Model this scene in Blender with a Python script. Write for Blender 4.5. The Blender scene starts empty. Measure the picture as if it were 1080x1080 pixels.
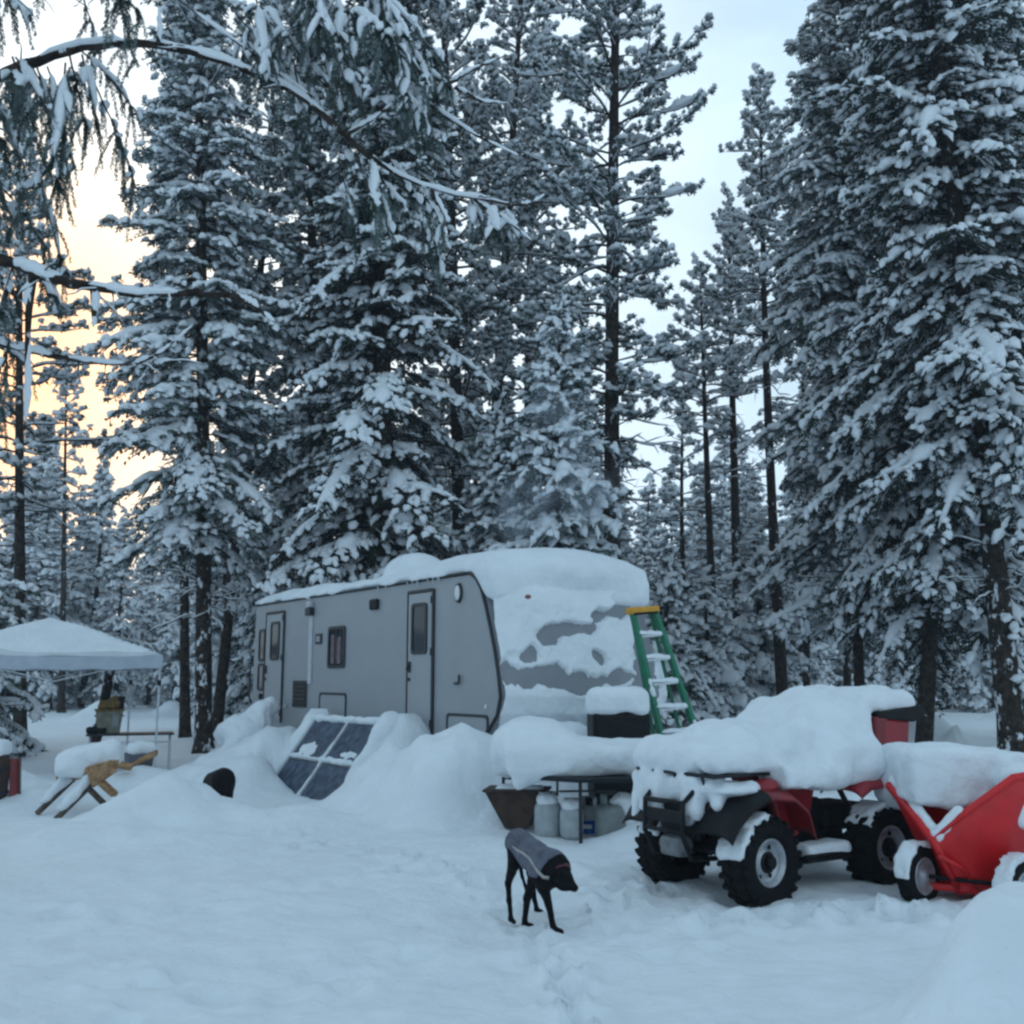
import bpy, bmesh, math, random
import numpy as np
from mathutils import Vector, Matrix
R = math.radians
sc = bpy.context.scene
col = sc.collection
rng = np.random.default_rng(7)
random.seed(7)

# ------------------------------------------------------------------ camera model (photo pixels 1080 square)
FPX = 1083.0; PITCH = math.atan(175 / FPX); EYE = 1.65
def ray(px, py):
    u = (px - 540) / FPX; v = (540 - py) / FPX
    return Vector((u, math.cos(PITCH) - math.sin(PITCH) * v, math.sin(PITCH) + math.cos(PITCH) * v))
def at(px, py, Y):
    r = ray(px, py); k = Y / r.y
    return Vector((r.x * k, Y, EYE + r.z * k))
def proj(p):
    """photo pixel of world points (n,3)"""
    p = np.asarray(p, float)
    y = p[:, 1]; z = p[:, 2] - EYE
    d = y * math.cos(PITCH) + z * math.sin(PITCH)
    v = -y * math.sin(PITCH) + z * math.cos(PITCH)
    return 540 + FPX * p[:, 0] / d, 540 - FPX * v / d

cam = bpy.data.cameras.new("camera"); co = bpy.data.objects.new("camera", cam); col.objects.link(co)
co.location = (0, 0, EYE); co.rotation_euler = (math.pi / 2 + PITCH, 0, 0)
cam.sensor_width = 36; cam.lens = 36 * FPX / 1080; cam.clip_end = 2000; cam.clip_start = .05
sc.camera = co

# ------------------------------------------------------------------ materials
def mat(name, c, rough=.6, metal=0., noise=0., nscale=8., bump=0., bscale=40., spec=.5, c2=None, dist=.02):
    m = bpy.data.materials.new(name); m.use_nodes = True
    nt = m.node_tree; b = nt.nodes["Principled BSDF"]
    b.inputs["Base Color"].default_value = (*c, 1); b.inputs["Roughness"].default_value = rough
    b.inputs["Metallic"].default_value = metal; b.inputs["Specular IOR Level"].default_value = spec
    tc = nt.nodes.new("ShaderNodeTexCoord")
    if noise or c2:
        n = nt.nodes.new("ShaderNodeTexNoise"); n.inputs["Scale"].default_value = nscale; n.inputs["Detail"].default_value = 5
        nt.links.new(tc.outputs["Object"], n.inputs["Vector"])
        mr = nt.nodes.new("ShaderNodeMapRange"); mr.inputs[1].default_value = .40; mr.inputs[2].default_value = .62
        nt.links.new(n.outputs[0], mr.inputs[0])
        mx = nt.nodes.new("ShaderNodeMix"); mx.data_type = 'RGBA'
        d = c2 if c2 else tuple(min(1, x * (1 + noise)) for x in c)
        l = c if c2 else tuple(x * (1 - noise) for x in c)
        mx.inputs[6].default_value = (*l, 1); mx.inputs[7].default_value = (*d, 1)
        nt.links.new(mr.outputs[0], mx.inputs[0]); nt.links.new(mx.outputs[2], b.inputs["Base Color"])
    if bump:
        n2 = nt.nodes.new("ShaderNodeTexNoise"); n2.inputs["Scale"].default_value = bscale; n2.inputs["Detail"].default_value = 6
        nt.links.new(tc.outputs["Object"], n2.inputs["Vector"])
        bp = nt.nodes.new("ShaderNodeBump"); bp.inputs["Strength"].default_value = bump; bp.inputs["Distance"].default_value = dist
        nt.links.new(n2.outputs[0], bp.inputs["Height"]); nt.links.new(bp.outputs[0], b.inputs["Normal"])
    return m

M = {}
M['snow'] = mat('snow', (.79, .83, .87), .8, bump=.5, bscale=11, spec=.2, dist=.05, noise=.03, nscale=3)
M['snow_tree'] = mat('tree_snow', (.80, .83, .87), .8, spec=.2, bump=.5, bscale=16, dist=.03)
M['needle'] = mat('needles', (.022, .042, .036), .7, c2=(.18, .225, .22), nscale=4, spec=.2)   # partly frosted
M['needle_dark'] = mat('dark_needles', (.018, .030, .024), .7, c2=(.050, .066, .058), nscale=2.5, spec=.2)
M['needle_pine'] = mat('pine_needles', (.026, .046, .040), .7, c2=(.215, .26, .26), nscale=4, spec=.2)
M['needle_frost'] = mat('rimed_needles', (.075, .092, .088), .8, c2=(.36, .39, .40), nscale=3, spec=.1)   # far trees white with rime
M['twig'] = mat('twig_bark', (.030, .022, .018), .9, noise=.4, nscale=20, spec=.2)
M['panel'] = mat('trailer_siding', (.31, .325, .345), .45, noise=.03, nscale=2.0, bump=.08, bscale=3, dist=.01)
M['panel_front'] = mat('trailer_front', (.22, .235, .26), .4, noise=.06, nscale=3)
M['trim'] = mat('black_trim', (.012, .014, .018), .5)
M['door'] = mat('trailer_door', (.34, .355, .375), .45, noise=.03, nscale=2)
M['glass'] = mat('dark_glass', (.008, .013, .020), .10, spec=.3)
M['pane'] = mat('dark_pane', (.024, .042, .075), .55, c2=(.07, .105, .16), nscale=9, bump=.3, bscale=20, spec=.25)
M['white_metal'] = mat('pale_metal', (.50, .52, .55), .5, noise=.06, nscale=10)
M['curtain'] = mat('curtain', (.18, .12, .13), .9, noise=.2, nscale=12)
M['black'] = mat('black_plastic', (.006, .007, .009), .6, noise=.3, nscale=15, spec=.25)
M['rubber'] = mat('tyre_rubber', (.006, .007, .008), .85, noise=.3, nscale=20, bump=.4, bscale=60, dist=.004, spec=.2)
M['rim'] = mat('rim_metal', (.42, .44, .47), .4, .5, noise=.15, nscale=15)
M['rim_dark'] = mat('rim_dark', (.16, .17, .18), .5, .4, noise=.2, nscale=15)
M['red'] = mat('red_plastic', (.30, .012, .022), .4, noise=.12, nscale=6)
M['red_dark'] = mat('red_paint', (.20, .010, .016), .4, noise=.15, nscale=6)
M['red_tub'] = mat('red_tub', (.62, .010, .014), .45, noise=.10, nscale=5, bump=.08, bscale=30)
M['green'] = mat('green_fibreglass', (.005, .165, .085), .5, noise=.12, nscale=20)
M['yellow'] = mat('yellow_plastic', (.62, .30, .015), .5, noise=.08, nscale=20)
M['alu'] = mat('aluminium', (.55, .57, .60), .35, .7, noise=.06, nscale=20)
M['steel'] = mat('dark_steel', (.015, .019, .026), .5, .3, noise=.2, nscale=20)
M['tank'] = mat('tank_paint', (.38, .41, .43), .45, noise=.10, nscale=12)
M['tank_grey'] = mat('tank_grey', (.22, .25, .25), .45, noise=.10, nscale=12)
M['blue'] = mat('blue_label', (.01, .09, .42), .5)
M['brown'] = mat('brown_box', (.036, .017, .009), .7, noise=.35, nscale=10)
M['wood'] = mat('raw_wood', (.32, .18, .085), .75, noise=.3, nscale=14, bump=.3)
M['wood_dark'] = mat('weathered_wood', (.10, .075, .058), .85, noise=.4, nscale=10, bump=.4)
M['fabric'] = mat('canopy_fabric', (.60, .63, .67), .8, noise=.05, nscale=2.5, bump=.3, bscale=4, dist=.05)
M['fabric_edge'] = mat('canopy_valance', (.42, .47, .54), .8, noise=.06, nscale=5)
M['beige'] = mat('beige_box', (.17, .165, .13), .7, noise=.2, nscale=9)
M['olive'] = mat('ochre_cloth', (.16, .10, .03), .8, noise=.4, nscale=25)
M['fur'] = mat('black_fur', (.004, .004, .006), .75, noise=.4, nscale=30, spec=.15, bump=.4, bscale=90, dist=.006)
M['paw'] = mat('grey_paw', (.10, .10, .11), .8, noise=.3, nscale=30)
M['coat'] = mat('grey_coat', (.105, .115, .150), .85, noise=.12, nscale=14, bump=.3, bscale=50, dist=.004)
M['coat_edge'] = mat('coat_trim', (.36, .34, .33), .8, noise=.1, nscale=20)
M['collar'] = mat('red_collar', (.085, .010, .016), .6)
M['lens'] = mat('orange_lens', (.22, .06, .045), .4)
M['white'] = mat('white_plastic', (.72, .73, .74), .4)
M['stripe'] = mat('reflector', (.75, .75, .76), .3)

def bark(name, snowy, k=1.):
    """bark with wind-packed snow stuck on one side in patches"""
    m = mat(name, (.022, .018, .016), .9, c2=(.060, .046, .038), nscale=9, bump=.9, bscale=22, dist=.04, spec=.15)
    nt = m.node_tree; b = nt.nodes["Principled BSDF"]
    src = b.inputs["Base Color"].links[0].from_socket
    tc = nt.nodes.new("ShaderNodeTexCoord")
    n = nt.nodes.new("ShaderNodeTexNoise"); n.inputs["Scale"].default_value = 6; n.inputs["Detail"].default_value = 6; n.inputs["Roughness"].default_value = .65
    mp = nt.nodes.new("ShaderNodeMapping"); mp.inputs["Scale"].default_value = (1, 1, .55)
    nt.links.new(tc.outputs["Object"], mp.inputs[0]); nt.links.new(mp.outputs[0], n.inputs["Vector"])
    r = nt.nodes.new("ShaderNodeMapRange"); r.inputs[1].default_value = snowy; r.inputs[2].default_value = snowy + .03
    nt.links.new(n.outputs[0], r.inputs[0])
    mx = nt.nodes.new("ShaderNodeMix"); mx.data_type = 'RGBA'; mx.inputs[7].default_value = (.8, .83, .87, 1)
    nt.links.new(src, mx.inputs[6]); nt.links.new(r.outputs[0], mx.inputs[0]); nt.links.new(mx.outputs[2], b.inputs["Base Color"])
    return m
M['bark'] = bark('tree_bark', .64)
M['bark_limb'] = bark('lichen_bark', .60)
M['bark_snowy'] = bark('snowy_bark', .57)

# ------------------------------------------------------------------ object helpers
def link_mesh(name, me, mats, parent=None):
    for m in (mats if isinstance(mats, (list, tuple)) else [mats]): me.materials.append(M[m])
    o = bpy.data.objects.new(name, me); col.objects.link(o)
    if parent: o.parent = parent
    return o
def tag(o, label=None, cat=None, group=None, kind=None):
    for k, v in (('label', label), ('category', cat), ('group', group), ('kind', kind)):
        if v: o[k] = v
    return o
def empty(name, loc, rz=0., label=None, cat=None, group=None):
    o = bpy.data.objects.new(name, None); col.objects.link(o); o.empty_display_size = .2
    o.location = loc; o.rotation_euler = (0, 0, rz)
    return tag(o, label, cat, group)
def np_mesh(name, V, Q, mi=None, smooth=None):
    """quads (n,4) -> mesh"""
    V = np.asarray(V, np.float32); Q = np.asarray(Q, np.int32)
    me = bpy.data.meshes.new(name)
    me.vertices.add(len(V)); me.vertices.foreach_set("co", V.ravel())
    me.loops.add(Q.size); me.loops.foreach_set("vertex_index", Q.ravel())
    me.polygons.add(len(Q)); me.polygons.foreach_set("loop_start", np.arange(0, Q.size, Q.shape[1], dtype=np.int32))
    if mi is not None: me.polygons.foreach_set("material_index", np.asarray(mi, np.int32))
    if smooth is True: smooth = np.ones(len(Q), bool)
    if smooth is not None: me.polygons.foreach_set("use_smooth", np.asarray(smooth, bool))
    me.update(calc_edges=True)
    return me

class MB:
    """collects shapes into ONE mesh"""
    def __init__(s): s.bm = bmesh.new()
    def _merge(s, b, Mx=None):
        if Mx is not None: bmesh.ops.transform(b, matrix=Mx, verts=b.verts)
        me = bpy.data.meshes.new("tmp"); b.to_mesh(me); b.free(); s.bm.from_mesh(me); bpy.data.meshes.remove(me)
        return s
    def box(s, c, d, bev=.01, rot=None, seg=2):
        b = bmesh.new(); bmesh.ops.create_cube(b, size=1)
        bmesh.ops.scale(b, vec=d, verts=b.verts)
        if bev: bmesh.ops.bevel(b, geom=b.edges[:], offset=min(bev, min(d) * .45), segments=seg, affect='EDGES', profile=.5)
        Mx = Matrix.Translation(c)
        if rot is not None: Mx = Mx @ rot.to_4x4()
        return s._merge(b, Mx)
    def tube(s, pts, r, n=8, cap=True):
        pts = [Vector(p) for p in pts]; b = bmesh.new(); rings = []
        rs = r if isinstance(r, (list, tuple)) else [r] * len(pts)
        ref = None
        for i, p in enumerate(pts):
            d = (pts[min(i + 1, len(pts) - 1)] - pts[max(i - 1, 0)]).normalized()
            if ref is None:
                ref = d.orthogonal().normalized()
            ref = (ref - d * ref.dot(d)).normalized(); q = d.cross(ref)
            rings.append([b.verts.new(p + rs[i] * (math.cos(a) * ref + math.sin(a) * q)) for a in (2 * math.pi * k / n for k in range(n))])
        for a, c in zip(rings, rings[1:]):
            for k in range(n): b.faces.new((a[k], a[(k + 1) % n], c[(k + 1) % n], c[k]))
        if cap:
            b.faces.new(rings[0][::-1]); b.faces.new(rings[-1])
        for f in b.faces: f.smooth = True
        return s._merge(b)
    def lathe(s, prof, n=28, Mx=None, a0=0., a1=2 * math.pi):
        """prof (r, h) turned about local Z"""
        b = bmesh.new(); full = abs(a1 - a0 - 2 * math.pi) < 1e-4; k_n = n if full else n + 1
        rings = []
        for r, h in prof:
            rings.append([b.verts.new((r * math.cos(a0 + (a1 - a0) * k / n), r * math.sin(a0 + (a1 - a0) * k / n), h)) for k in range(k_n)])
        for a, c in zip(rings, rings[1:]):
            for k in range(n):
                b.faces.new((a[k], a[(k + 1) % k_n], c[(k + 1) % k_n], c[k]))
        for f in b.faces: f.smooth = True
        return s._merge(b, Mx)
    def prism(s, poly, axis, a, b_, Mx=None, bev=0.):
        """polygon in the two other axes extruded along axis from a to b_"""
        b = bmesh.new()
        def v(p, t):
            return {'x': (t, p[0], p[1]), 'y': (p[0], t, p[1]), 'z': (p[0], p[1], t)}[axis]
        A = [b.verts.new(v(p, a)) for p in poly]; B = [b.verts.new(v(p, b_)) for p in poly]
        n = len(poly); b.faces.new(A); b.faces.new(B[::-1])
        for i in range(n): b.faces.new((A[i], B[i], B[(i + 1) % n], A[(i + 1) % n]))
        bmesh.ops.recalc_face_normals(b, faces=b.faces)
        if bev: bmesh.ops.bevel(b, geom=b.edges[:], offset=bev, segments=2, affect='EDGES', profile=.5)
        return s._merge(b, Mx)
    def ball(s, c, r, rot=None, n=16):
        b = bmesh.new(); bmesh.ops.create_uvsphere(b, u_segments=n, v_segments=n // 2 + 2, radius=1)
        for f in b.faces: f.smooth = True
        Mx = Matrix.Translation(c)
        if rot is not None: Mx = Mx @ rot.to_4x4()
        return s._merge(b, Mx @ Matrix.Diagonal((*((r, r, r) if isinstance(r, (int, float)) else r), 1)))
    def build(s, name, m, parent=None, smooth=False):
        me = bpy.data.meshes.new(name); s.bm.to_mesh(me); s.bm.free()
        if smooth:
            for p in me.polygons: p.use_smooth = True
        return link_mesh(name, me, m, parent)

# ------------------------------------------------------------------ noise, signed distances, surface nets
def vnoise(p, seed=0):
    p = np.asarray(p, float); i = np.floor(p).astype(np.int64); f = p - i; f = f * f * (3 - 2 * f)
    def h(ix, iy, iz):
        n = (ix * 374761393 + iy * 668265263 + iz * 2147483647 + seed * 974711) & 0xffffffff
        n = ((n ^ (n >> 13)) * 1274126177) & 0xffffffff
        return ((n ^ (n >> 16)) & 0xffff) / 65535.0
    x, y, z = i[..., 0], i[..., 1], i[..., 2]; u, v, w = f[..., 0], f[..., 1], f[..., 2]
    def L(a, b, t): return a + (b - a) * t
    return L(L(L(h(x, y, z), h(x + 1, y, z), u), L(h(x, y + 1, z), h(x + 1, y + 1, z), u), v),
             L(L(h(x, y, z + 1), h(x + 1, y, z + 1), u), L(h(x, y + 1, z + 1), h(x + 1, y + 1, z + 1), u), v), w) * 2 - 1
def fbm(p, seed=0, o=3):
    s = 0; a = 1
    for k in range(o):
        s = s + a * vnoise(np.asarray(p) * 2 ** k, seed + k); a *= .5
    return s
def d_ell(P, c, r, rot=None):
    q = P - np.array(c)
    if rot is not None: q = q @ np.array(rot)
    r = np.array(r); k0 = np.linalg.norm(q / r, axis=-1); k1 = np.linalg.norm(q / r ** 2, axis=-1) + 1e-9
    return k0 * (k0 - 1) / k1
def d_box(P, c, h, rad=.05, rot=None):
    q = P - np.array(c)
    if rot is not None: q = q @ np.array(rot)
    q = np.abs(q) - (np.array(h) - rad)
    return np.linalg.norm(np.maximum(q, 0), axis=-1) + np.minimum(q.max(-1), 0) - rad
def d_cap(P, a, b, ra, rb):
    a = np.array(a, float); b = np.array(b, float); ab = b - a
    t = np.clip(((P - a) @ ab) / (ab @ ab), 0, 1)
    return np.linalg.norm(P - a - t[..., None] * ab, axis=-1) - (ra + (rb - ra) * t)
def smin(a, b, k):
    h = np.clip(.5 + .5 * (b - a) / k, 0, 1)
    return b + (a - b) * h - k * h * (1 - h)
def sdf_mesh(name, fn, lo, hi, h):
    lo = np.array(lo, float); n = np.ceil((np.array(hi) - lo) / h).astype(int) + 1
    g = np.stack(np.meshgrid(*[lo[k] + h * np.arange(n[k]) for k in range(3)], indexing='ij'), -1)
    v = fn(g)
    S = v < 0
    c = np.zeros(tuple(n - 1), int)
    for dx in (0, 1):
        for dy in (0, 1):
            for dz in (0, 1):
                c += S[dx:n[0] - 1 + dx, dy:n[1] - 1 + dy, dz:n[2] - 1 + dz]
    act = (c > 0) & (c < 8)
    idx = -np.ones(tuple(n - 1), np.int64); cells = np.argwhere(act); idx[act] = np.arange(len(cells))
    acc = np.zeros((len(cells), 3)); cnt = np.zeros(len(cells))
    corners = [(x, y, z) for x in (0, 1) for y in (0, 1) for z in (0, 1)]
    for a in corners:
        for k in range(3):
            if a[k]: continue
            b = list(a); b[k] = 1
            va = v[tuple((cells + a).T)]; vb = v[tuple((cells + b).T)]
            m = (va < 0) != (vb < 0); t = np.where(m, va / np.where(m, va - vb, 1), 0)
            p = np.array(a)[None] + t[:, None] * (np.array(b) - np.array(a))[None]
            acc += p * m[:, None]; cnt += m
    V = lo + h * (cells + acc / np.maximum(cnt, 1)[:, None])
    Q = []
    for k in range(3):
        sl0 = [slice(1, n[j] - 1) for j in range(3)]; sl1 = list(sl0); sl0[k] = slice(0, n[k] - 1); sl1[k] = slice(1, n[k])
        a = S[tuple(sl0)]; b = S[tuple(sl1)]
        e = np.argwhere(a != b); flip = a[tuple(e.T)]
        off = np.array([1, 1, 1]); off[k] = 0
        e = e + off
        u, w = [(1, 2), (2, 0), (0, 1)][k]
        du = np.zeros(3, int); du[u] = 1; dw = np.zeros(3, int); dw[w] = 1
        q = np.stack([idx[tuple((e - du - dw).T)], idx[tuple((e - dw).T)], idx[tuple(e.T)], idx[tuple((e - du).T)]], 1)
        q[~flip] = q[~flip][:, ::-1]
        Q.append(q)
    Q = np.concatenate(Q); Q = Q[(Q >= 0).all(1)]
    return np_mesh(name, V, Q, smooth=True)
def snow_block(name, parent, c, half, rad=.08, amp=.03, seed=1, h=.03, rot=None, freq=3., flat=None, m='snow'):
    """a rounded block of settled snow, lumpy above, cut flat below"""
    c = np.array(c); hh = np.array(half) + amp * 2 + .04
    if rot is not None: hh = np.array([np.linalg.norm(half) + .1] * 3)
    def fn(P):
        d = d_box(P, c, half, rad, rot) + amp * fbm(P * freq, seed)
        if flat is not None: d = np.maximum(d, flat - P[..., 2])
        return d
    return link_mesh(name, sdf_mesh(name, fn, c - hh, c + hh, h), m, parent)
# ------------------------------------------------------------------ sky and light
w = bpy.data.worlds.new("World"); sc.world = w; w.use_nodes = True
nt = w.node_tree; bg = nt.nodes["Background"]
SUN_AZ = R(-27)            # low sun left of the view, behind the trees
SUN_EL = R(2.5)
sky = nt.nodes.new("ShaderNodeTexSky"); sky.sky_type = 'NISHITA'; sky.sun_disc = False
sky.sun_elevation = SUN_EL; sky.sun_rotation = SUN_AZ; sky.altitude = 600; sky.dust_density = 1.2; sky.ozone_density = 2.0
tc = nt.nodes.new("ShaderNodeTexCoord")
mp = nt.nodes.new("ShaderNodeMapping"); mp.inputs["Scale"].default_value = (1.6, 1.6, 4.0)
nt.links.new(tc.outputs["Generated"], mp.inputs[0])
nz = nt.nodes.new("ShaderNodeTexNoise"); nz.inputs["Scale"].default_value = 2.2; nz.inputs["Detail"].default_value = 6; nz.inputs["Roughness"].default_value = .55
nt.links.new(mp.outputs[0], nz.inputs["Vector"])
mr = nt.nodes.new("ShaderNodeMapRange"); mr.inputs[1].default_value = .36; mr.inputs[2].default_value = .64; mr.inputs[3].default_value = .80; mr.inputs[4].default_value = 1.0
nt.links.new(nz.outputs[0], mr.inputs[0])
# thin cloud: pale blue-white, warm near the sunken sun
dp = nt.nodes.new("ShaderNodeVectorMath"); dp.operation = 'DOT_PRODUCT'
sd = Vector((math.sin(SUN_AZ) * math.cos(R(15)), math.cos(SUN_AZ) * math.cos(R(15)), math.sin(R(15)))).normalized()
dp.inputs[1].default_value = sd
nv = nt.nodes.new("ShaderNodeVectorMath"); nv.operation = 'NORMALIZE'
nt.links.new(tc.outputs["Generated"], nv.inputs[0]); nt.links.new(nv.outputs[0], dp.inputs[0])
cr = nt.nodes.new("ShaderNodeValToRGB"); e = cr.color_ramp.elements
SKYK = 15.0
e[0].position = 0.0; e[0].color = (.37, .495, .58, 1)
e[1].position = 1.0; e[1].color = (1.45, .82, .42, 1)
for pos, c in ((.36, (.33, .45, .54)), (.52, (.185, .28, .36)), (.72, (.26, .38, .47)), (.86, (.43, .58, .70)), (.95, (.64, .745, .82)), (.984, (.76, .81, .83)), (.9945, (.98, .84, .66))):
    q = e.new(pos); q.color = (*c, 1)
hm = nt.nodes.new("ShaderNodeMath"); hm.operation = 'MULTIPLY_ADD'; hm.inputs[1].default_value = .5; hm.inputs[2].default_value = .5
nt.links.new(dp.outputs["Value"], hm.inputs[0]); nt.links.new(hm.outputs[0], cr.inputs[0])
sk = nt.nodes.new("ShaderNodeVectorMath"); sk.operation = 'SCALE'; sk.inputs[3].default_value = SKYK
nt.links.new(cr.outputs[0], sk.inputs[0])
mx = nt.nodes.new("ShaderNodeMix"); mx.data_type = 'RGBA'
nt.links.new(mr.outputs[0], mx.inputs[0]); nt.links.new(sky.outputs[0], mx.inputs[6]); nt.links.new(sk.outputs[0], mx.inputs[7])
nt.links.new(mx.outputs[2], bg.inputs[0]); bg.inputs[1].default_value = .12
sl = bpy.data.lights.new("sun", 'SUN'); so = bpy.data.objects.new("sun", sl); col.objects.link(so)
sl.energy = .12; sl.angle = R(12); sl.color = (1, .82, .62)
so.rotation_euler = (math.pi / 2 - SUN_EL, 0, math.pi - SUN_AZ)
so.location = (-30, 60, 20)
vs = sc.view_settings; vs.view_transform = 'Standard'; vs.look = 'None'; vs.gamma = 1; vs.exposure = -.05
sc.cycles.filter_width = 2.6
sc.cycles.max_bounces = 6; sc.cycles.diffuse_bounces = 4; sc.cycles.glossy_bounces = 2; sc.cycles.volume_bounces = 2
sc.cycles.transmission_bounces = 2; sc.cycles.transparent_max_bounces = 4
sc.cycles.volume_step_rate = 2; sc.cycles.volume_max_steps = 64

# ------------------------------------------------------------------ snow ground
TF = Vector((-.525, 13.177, 0)); TD = np.array((-.574, .819)); TI = np.array((.819, .574))  # trailer corner, rearwards, inwards
def xy(px, py, Y):
    p = at(px, py, Y); return p.x, p.y
MOUNDS = []  # x, y, height, rx, ry, angle, power
def mound(px, Y, h, rx, ry, a=0., pw=2.):
    MOUNDS.append((at(px, 780, Y).x, Y, h, rx, ry, R(a), pw))
mound(470, 11.9, .82, .72, .75, 0, 3); mound(505, 12.3, .62, .5, .6, 0, 2); mound(415, 12.6, .62, .6, .6, 0, 2)
mound(292, 16.3, .78, .9, 1.2, -50, 2); mound(262, 15.2, .45, .8, .8, 0, 2); mound(415, 14.3, .5, .5, .9, 30, 2)
mound(186, 11.2, .50, .80, .62, 10, 2.2); mound(110, 10.3, .14, 1.2, .6, 0, 2); mound(315, 11.3, .16, .9, .6, 0, 2)
mound(1064, 4.75, .60, .46, .40, 0, 2.6); mound(1010, 4.55, .26, .38, .35, 0, 2)
mound(590, 12.6, .85, .75, .55, 20, 2.4); mound(665, 13.0, .72, .9, .6, 20, 2.4); mound(740, 12.2, .55, 1.0, .9, 0, 2)
mound(545, 11.3, .35, .45, .5, 0, 2); mound(672, 10.0, .22, .35, .35, 0, 2)
mound(150, 15.6, .22, .7, .5, 0, 2); mound(262, 19.0, .5, .6, .7, 0, 2)
mound(60, 13.5, .18, .8, .6); mound(5, 14.2, .35, .7, .6); mound(900, 11.5, .3, 1.2, .8); mound(1060, 12.5, .35, 1.5, .9)
for k in range(26):  # buried stumps and brush out among the trees
    MOUNDS.append((rng.uniform(-16, 20), rng.uniform(25, 48), rng.uniform(.3, .8), rng.uniform(.4, 1.1), rng.uniform(.4, .9), 0, 2.2))
PB = np.array((-3.42, 15.2)) + TD * .30; PW = 2.30; PRUN = .76; PRISE = 1.02   # pane frame lower left corner
GOFF = 0.0
def gh(x, y):
    x = np.asarray(x, float); y = np.asarray(y, float)
    p = np.stack([x, y, np.zeros_like(x)], -1)
    z = .035 * fbm(p * .35, 3, 2) + .025 * fbm(p * 1.4, 9, 3) + GOFF
    r = np.hypot(x, y); z = z + np.clip((r - 25) / 60, 0, 1) * .5 * vnoise(p * .06, 5)
    mz = np.zeros_like(x)
    wob = 1 + .22 * fbm(p * 1.3, 21, 2)
    for mx_, my_, h, rx, ry, a, pw in MOUNDS:
        dx = x - mx_; dy = y - my_; u = (dx * math.cos(a) + dy * math.sin(a)) / rx; v = (-dx * math.sin(a) + dy * math.cos(a)) / ry
        q = np.hypot(u, v) * wob
        mz = np.maximum(mz, h * np.exp(-q ** pw)) + .25 * np.minimum(mz, h * np.exp(-q ** pw))
    z = z + mz
    z = z + np.clip(mz / .4, 0, 1) * (.085 * fbm(p * 1.9, 51, 3) + .05 * np.abs(fbm(p * 3.1, 71, 2)) + .026 * fbm(p * 7, 61, 2))
    # bank the pane frame leans on
    u = (x - PB[0]) * -TD[0] + (y - PB[1]) * -TD[1]; k = (x - PB[0]) * TI[0] + (y - PB[1]) * TI[1]
    inside = np.clip((.12 - np.maximum(-u, u - PW)) / .12, 0, 1)
    side = np.clip((.75 - np.maximum(-u, u - PW)) / .55, 0, 1) * (1 - inside)
    ramp = PRISE * np.clip(k / PRUN, 0, 1.06)
    fall = np.clip((1.9 - k) / .9, 0, 1)
    ramp = np.where(k > PRUN * 1.06, (PRISE * 1.06) * fall ** .7, ramp)
    on = np.clip((k + .3) / .3, 0, 1)
    z = np.where((inside > 0) & (k > -.02), z * (1 - inside) + (ramp - .10) * inside, z)
    z = np.maximum(z, (ramp + .10 * np.clip(k / .4, 0, 1)) * np.clip(side * 1.4, 0, 1) ** .8 * on * (side > 0))
    # trampled yard: footprints and drag marks
    return z
GOFF = .09 - float(gh(np.array([.15]), np.array([6.95]))[0])
PRINTS = []
r2 = random.Random(4)
def trail(pts, n, sp=.10, r=.062, d=.07):
    for i in range(n):
        t = i / max(1, n - 1) * (len(pts) - 1); k = min(int(t), len(pts) - 2); q = t - k
        x = pts[k][0] * (1 - q) + pts[k + 1][0] * q; y = pts[k][1] * (1 - q) + pts[k + 1][1] * q
        PRINTS.append((x + r2.uniform(-sp, sp), y + r2.uniform(-sp, sp), r * r2.uniform(.7, 1.3), d * r2.uniform(.5, 1.1)))
trail([(.2, 3.2), (.45, 4.4), (.25, 5.6), (.1, 7), (-.6, 9)], 70, .10)
trail([(-.6, 9), (-2, 10.2), (-3.4, 12.6), (-5, 14)], 60, .22)
trail([(.3, 6.8), (.9, 7.6), (1.2, 9)], 30, .18)
trail([(-3, 5), (0, 6.2), (2.3, 6.6)], 50, .5, .11, .035)
trail([(-3.5, 7.5), (0, 8.6), (1.5, 7)], 60, .5, .12, .03)
for t_ in np.linspace(0, 1, 60): PRINTS.append((.12 + .42 * t_ + .05 * math.sin(t_ * 7), 6.4 - 3.4 * t_, .055, .03))
trail([(1.2, 6.9), (2.2, 6.95), (3.2, 7.0)], 60, .16, .09, .05)
trail([(2.1, 7.2), (3.2, 6.7), (3.7, 6.6)], 40, .12, .10, .05)
def g_fine(x, y):
    z = gh(x, y)
    p = np.stack([x, y, np.zeros_like(x)], -1)
    near = np.clip((14 - np.hypot(x, y)) / 6, 0, 1)
    z = z + near * (.012 * fbm(p * 5, 31, 3)) + .006 * fbm(p * 11, 41, 2) * near
    for fx, fy, fr, fd in PRINTS:
        m = (np.abs(x - fx) < 3 * fr) & (np.abs(y - fy) < 3 * fr)
        if m.any():
            q = ((x[m] - fx) ** 2 + (y[m] - fy) ** 2) / fr ** 2
            z[m] += -fd * np.exp(-q ** 2.5) + .3 * fd * np.exp(-(np.sqrt(q) - 1.5) ** 2 * 4)
    # packed lanes under the quad and the cart
    return z
def GZ(x, y): return float(gh(np.array([x]), np.array([y]))[0])
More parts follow.
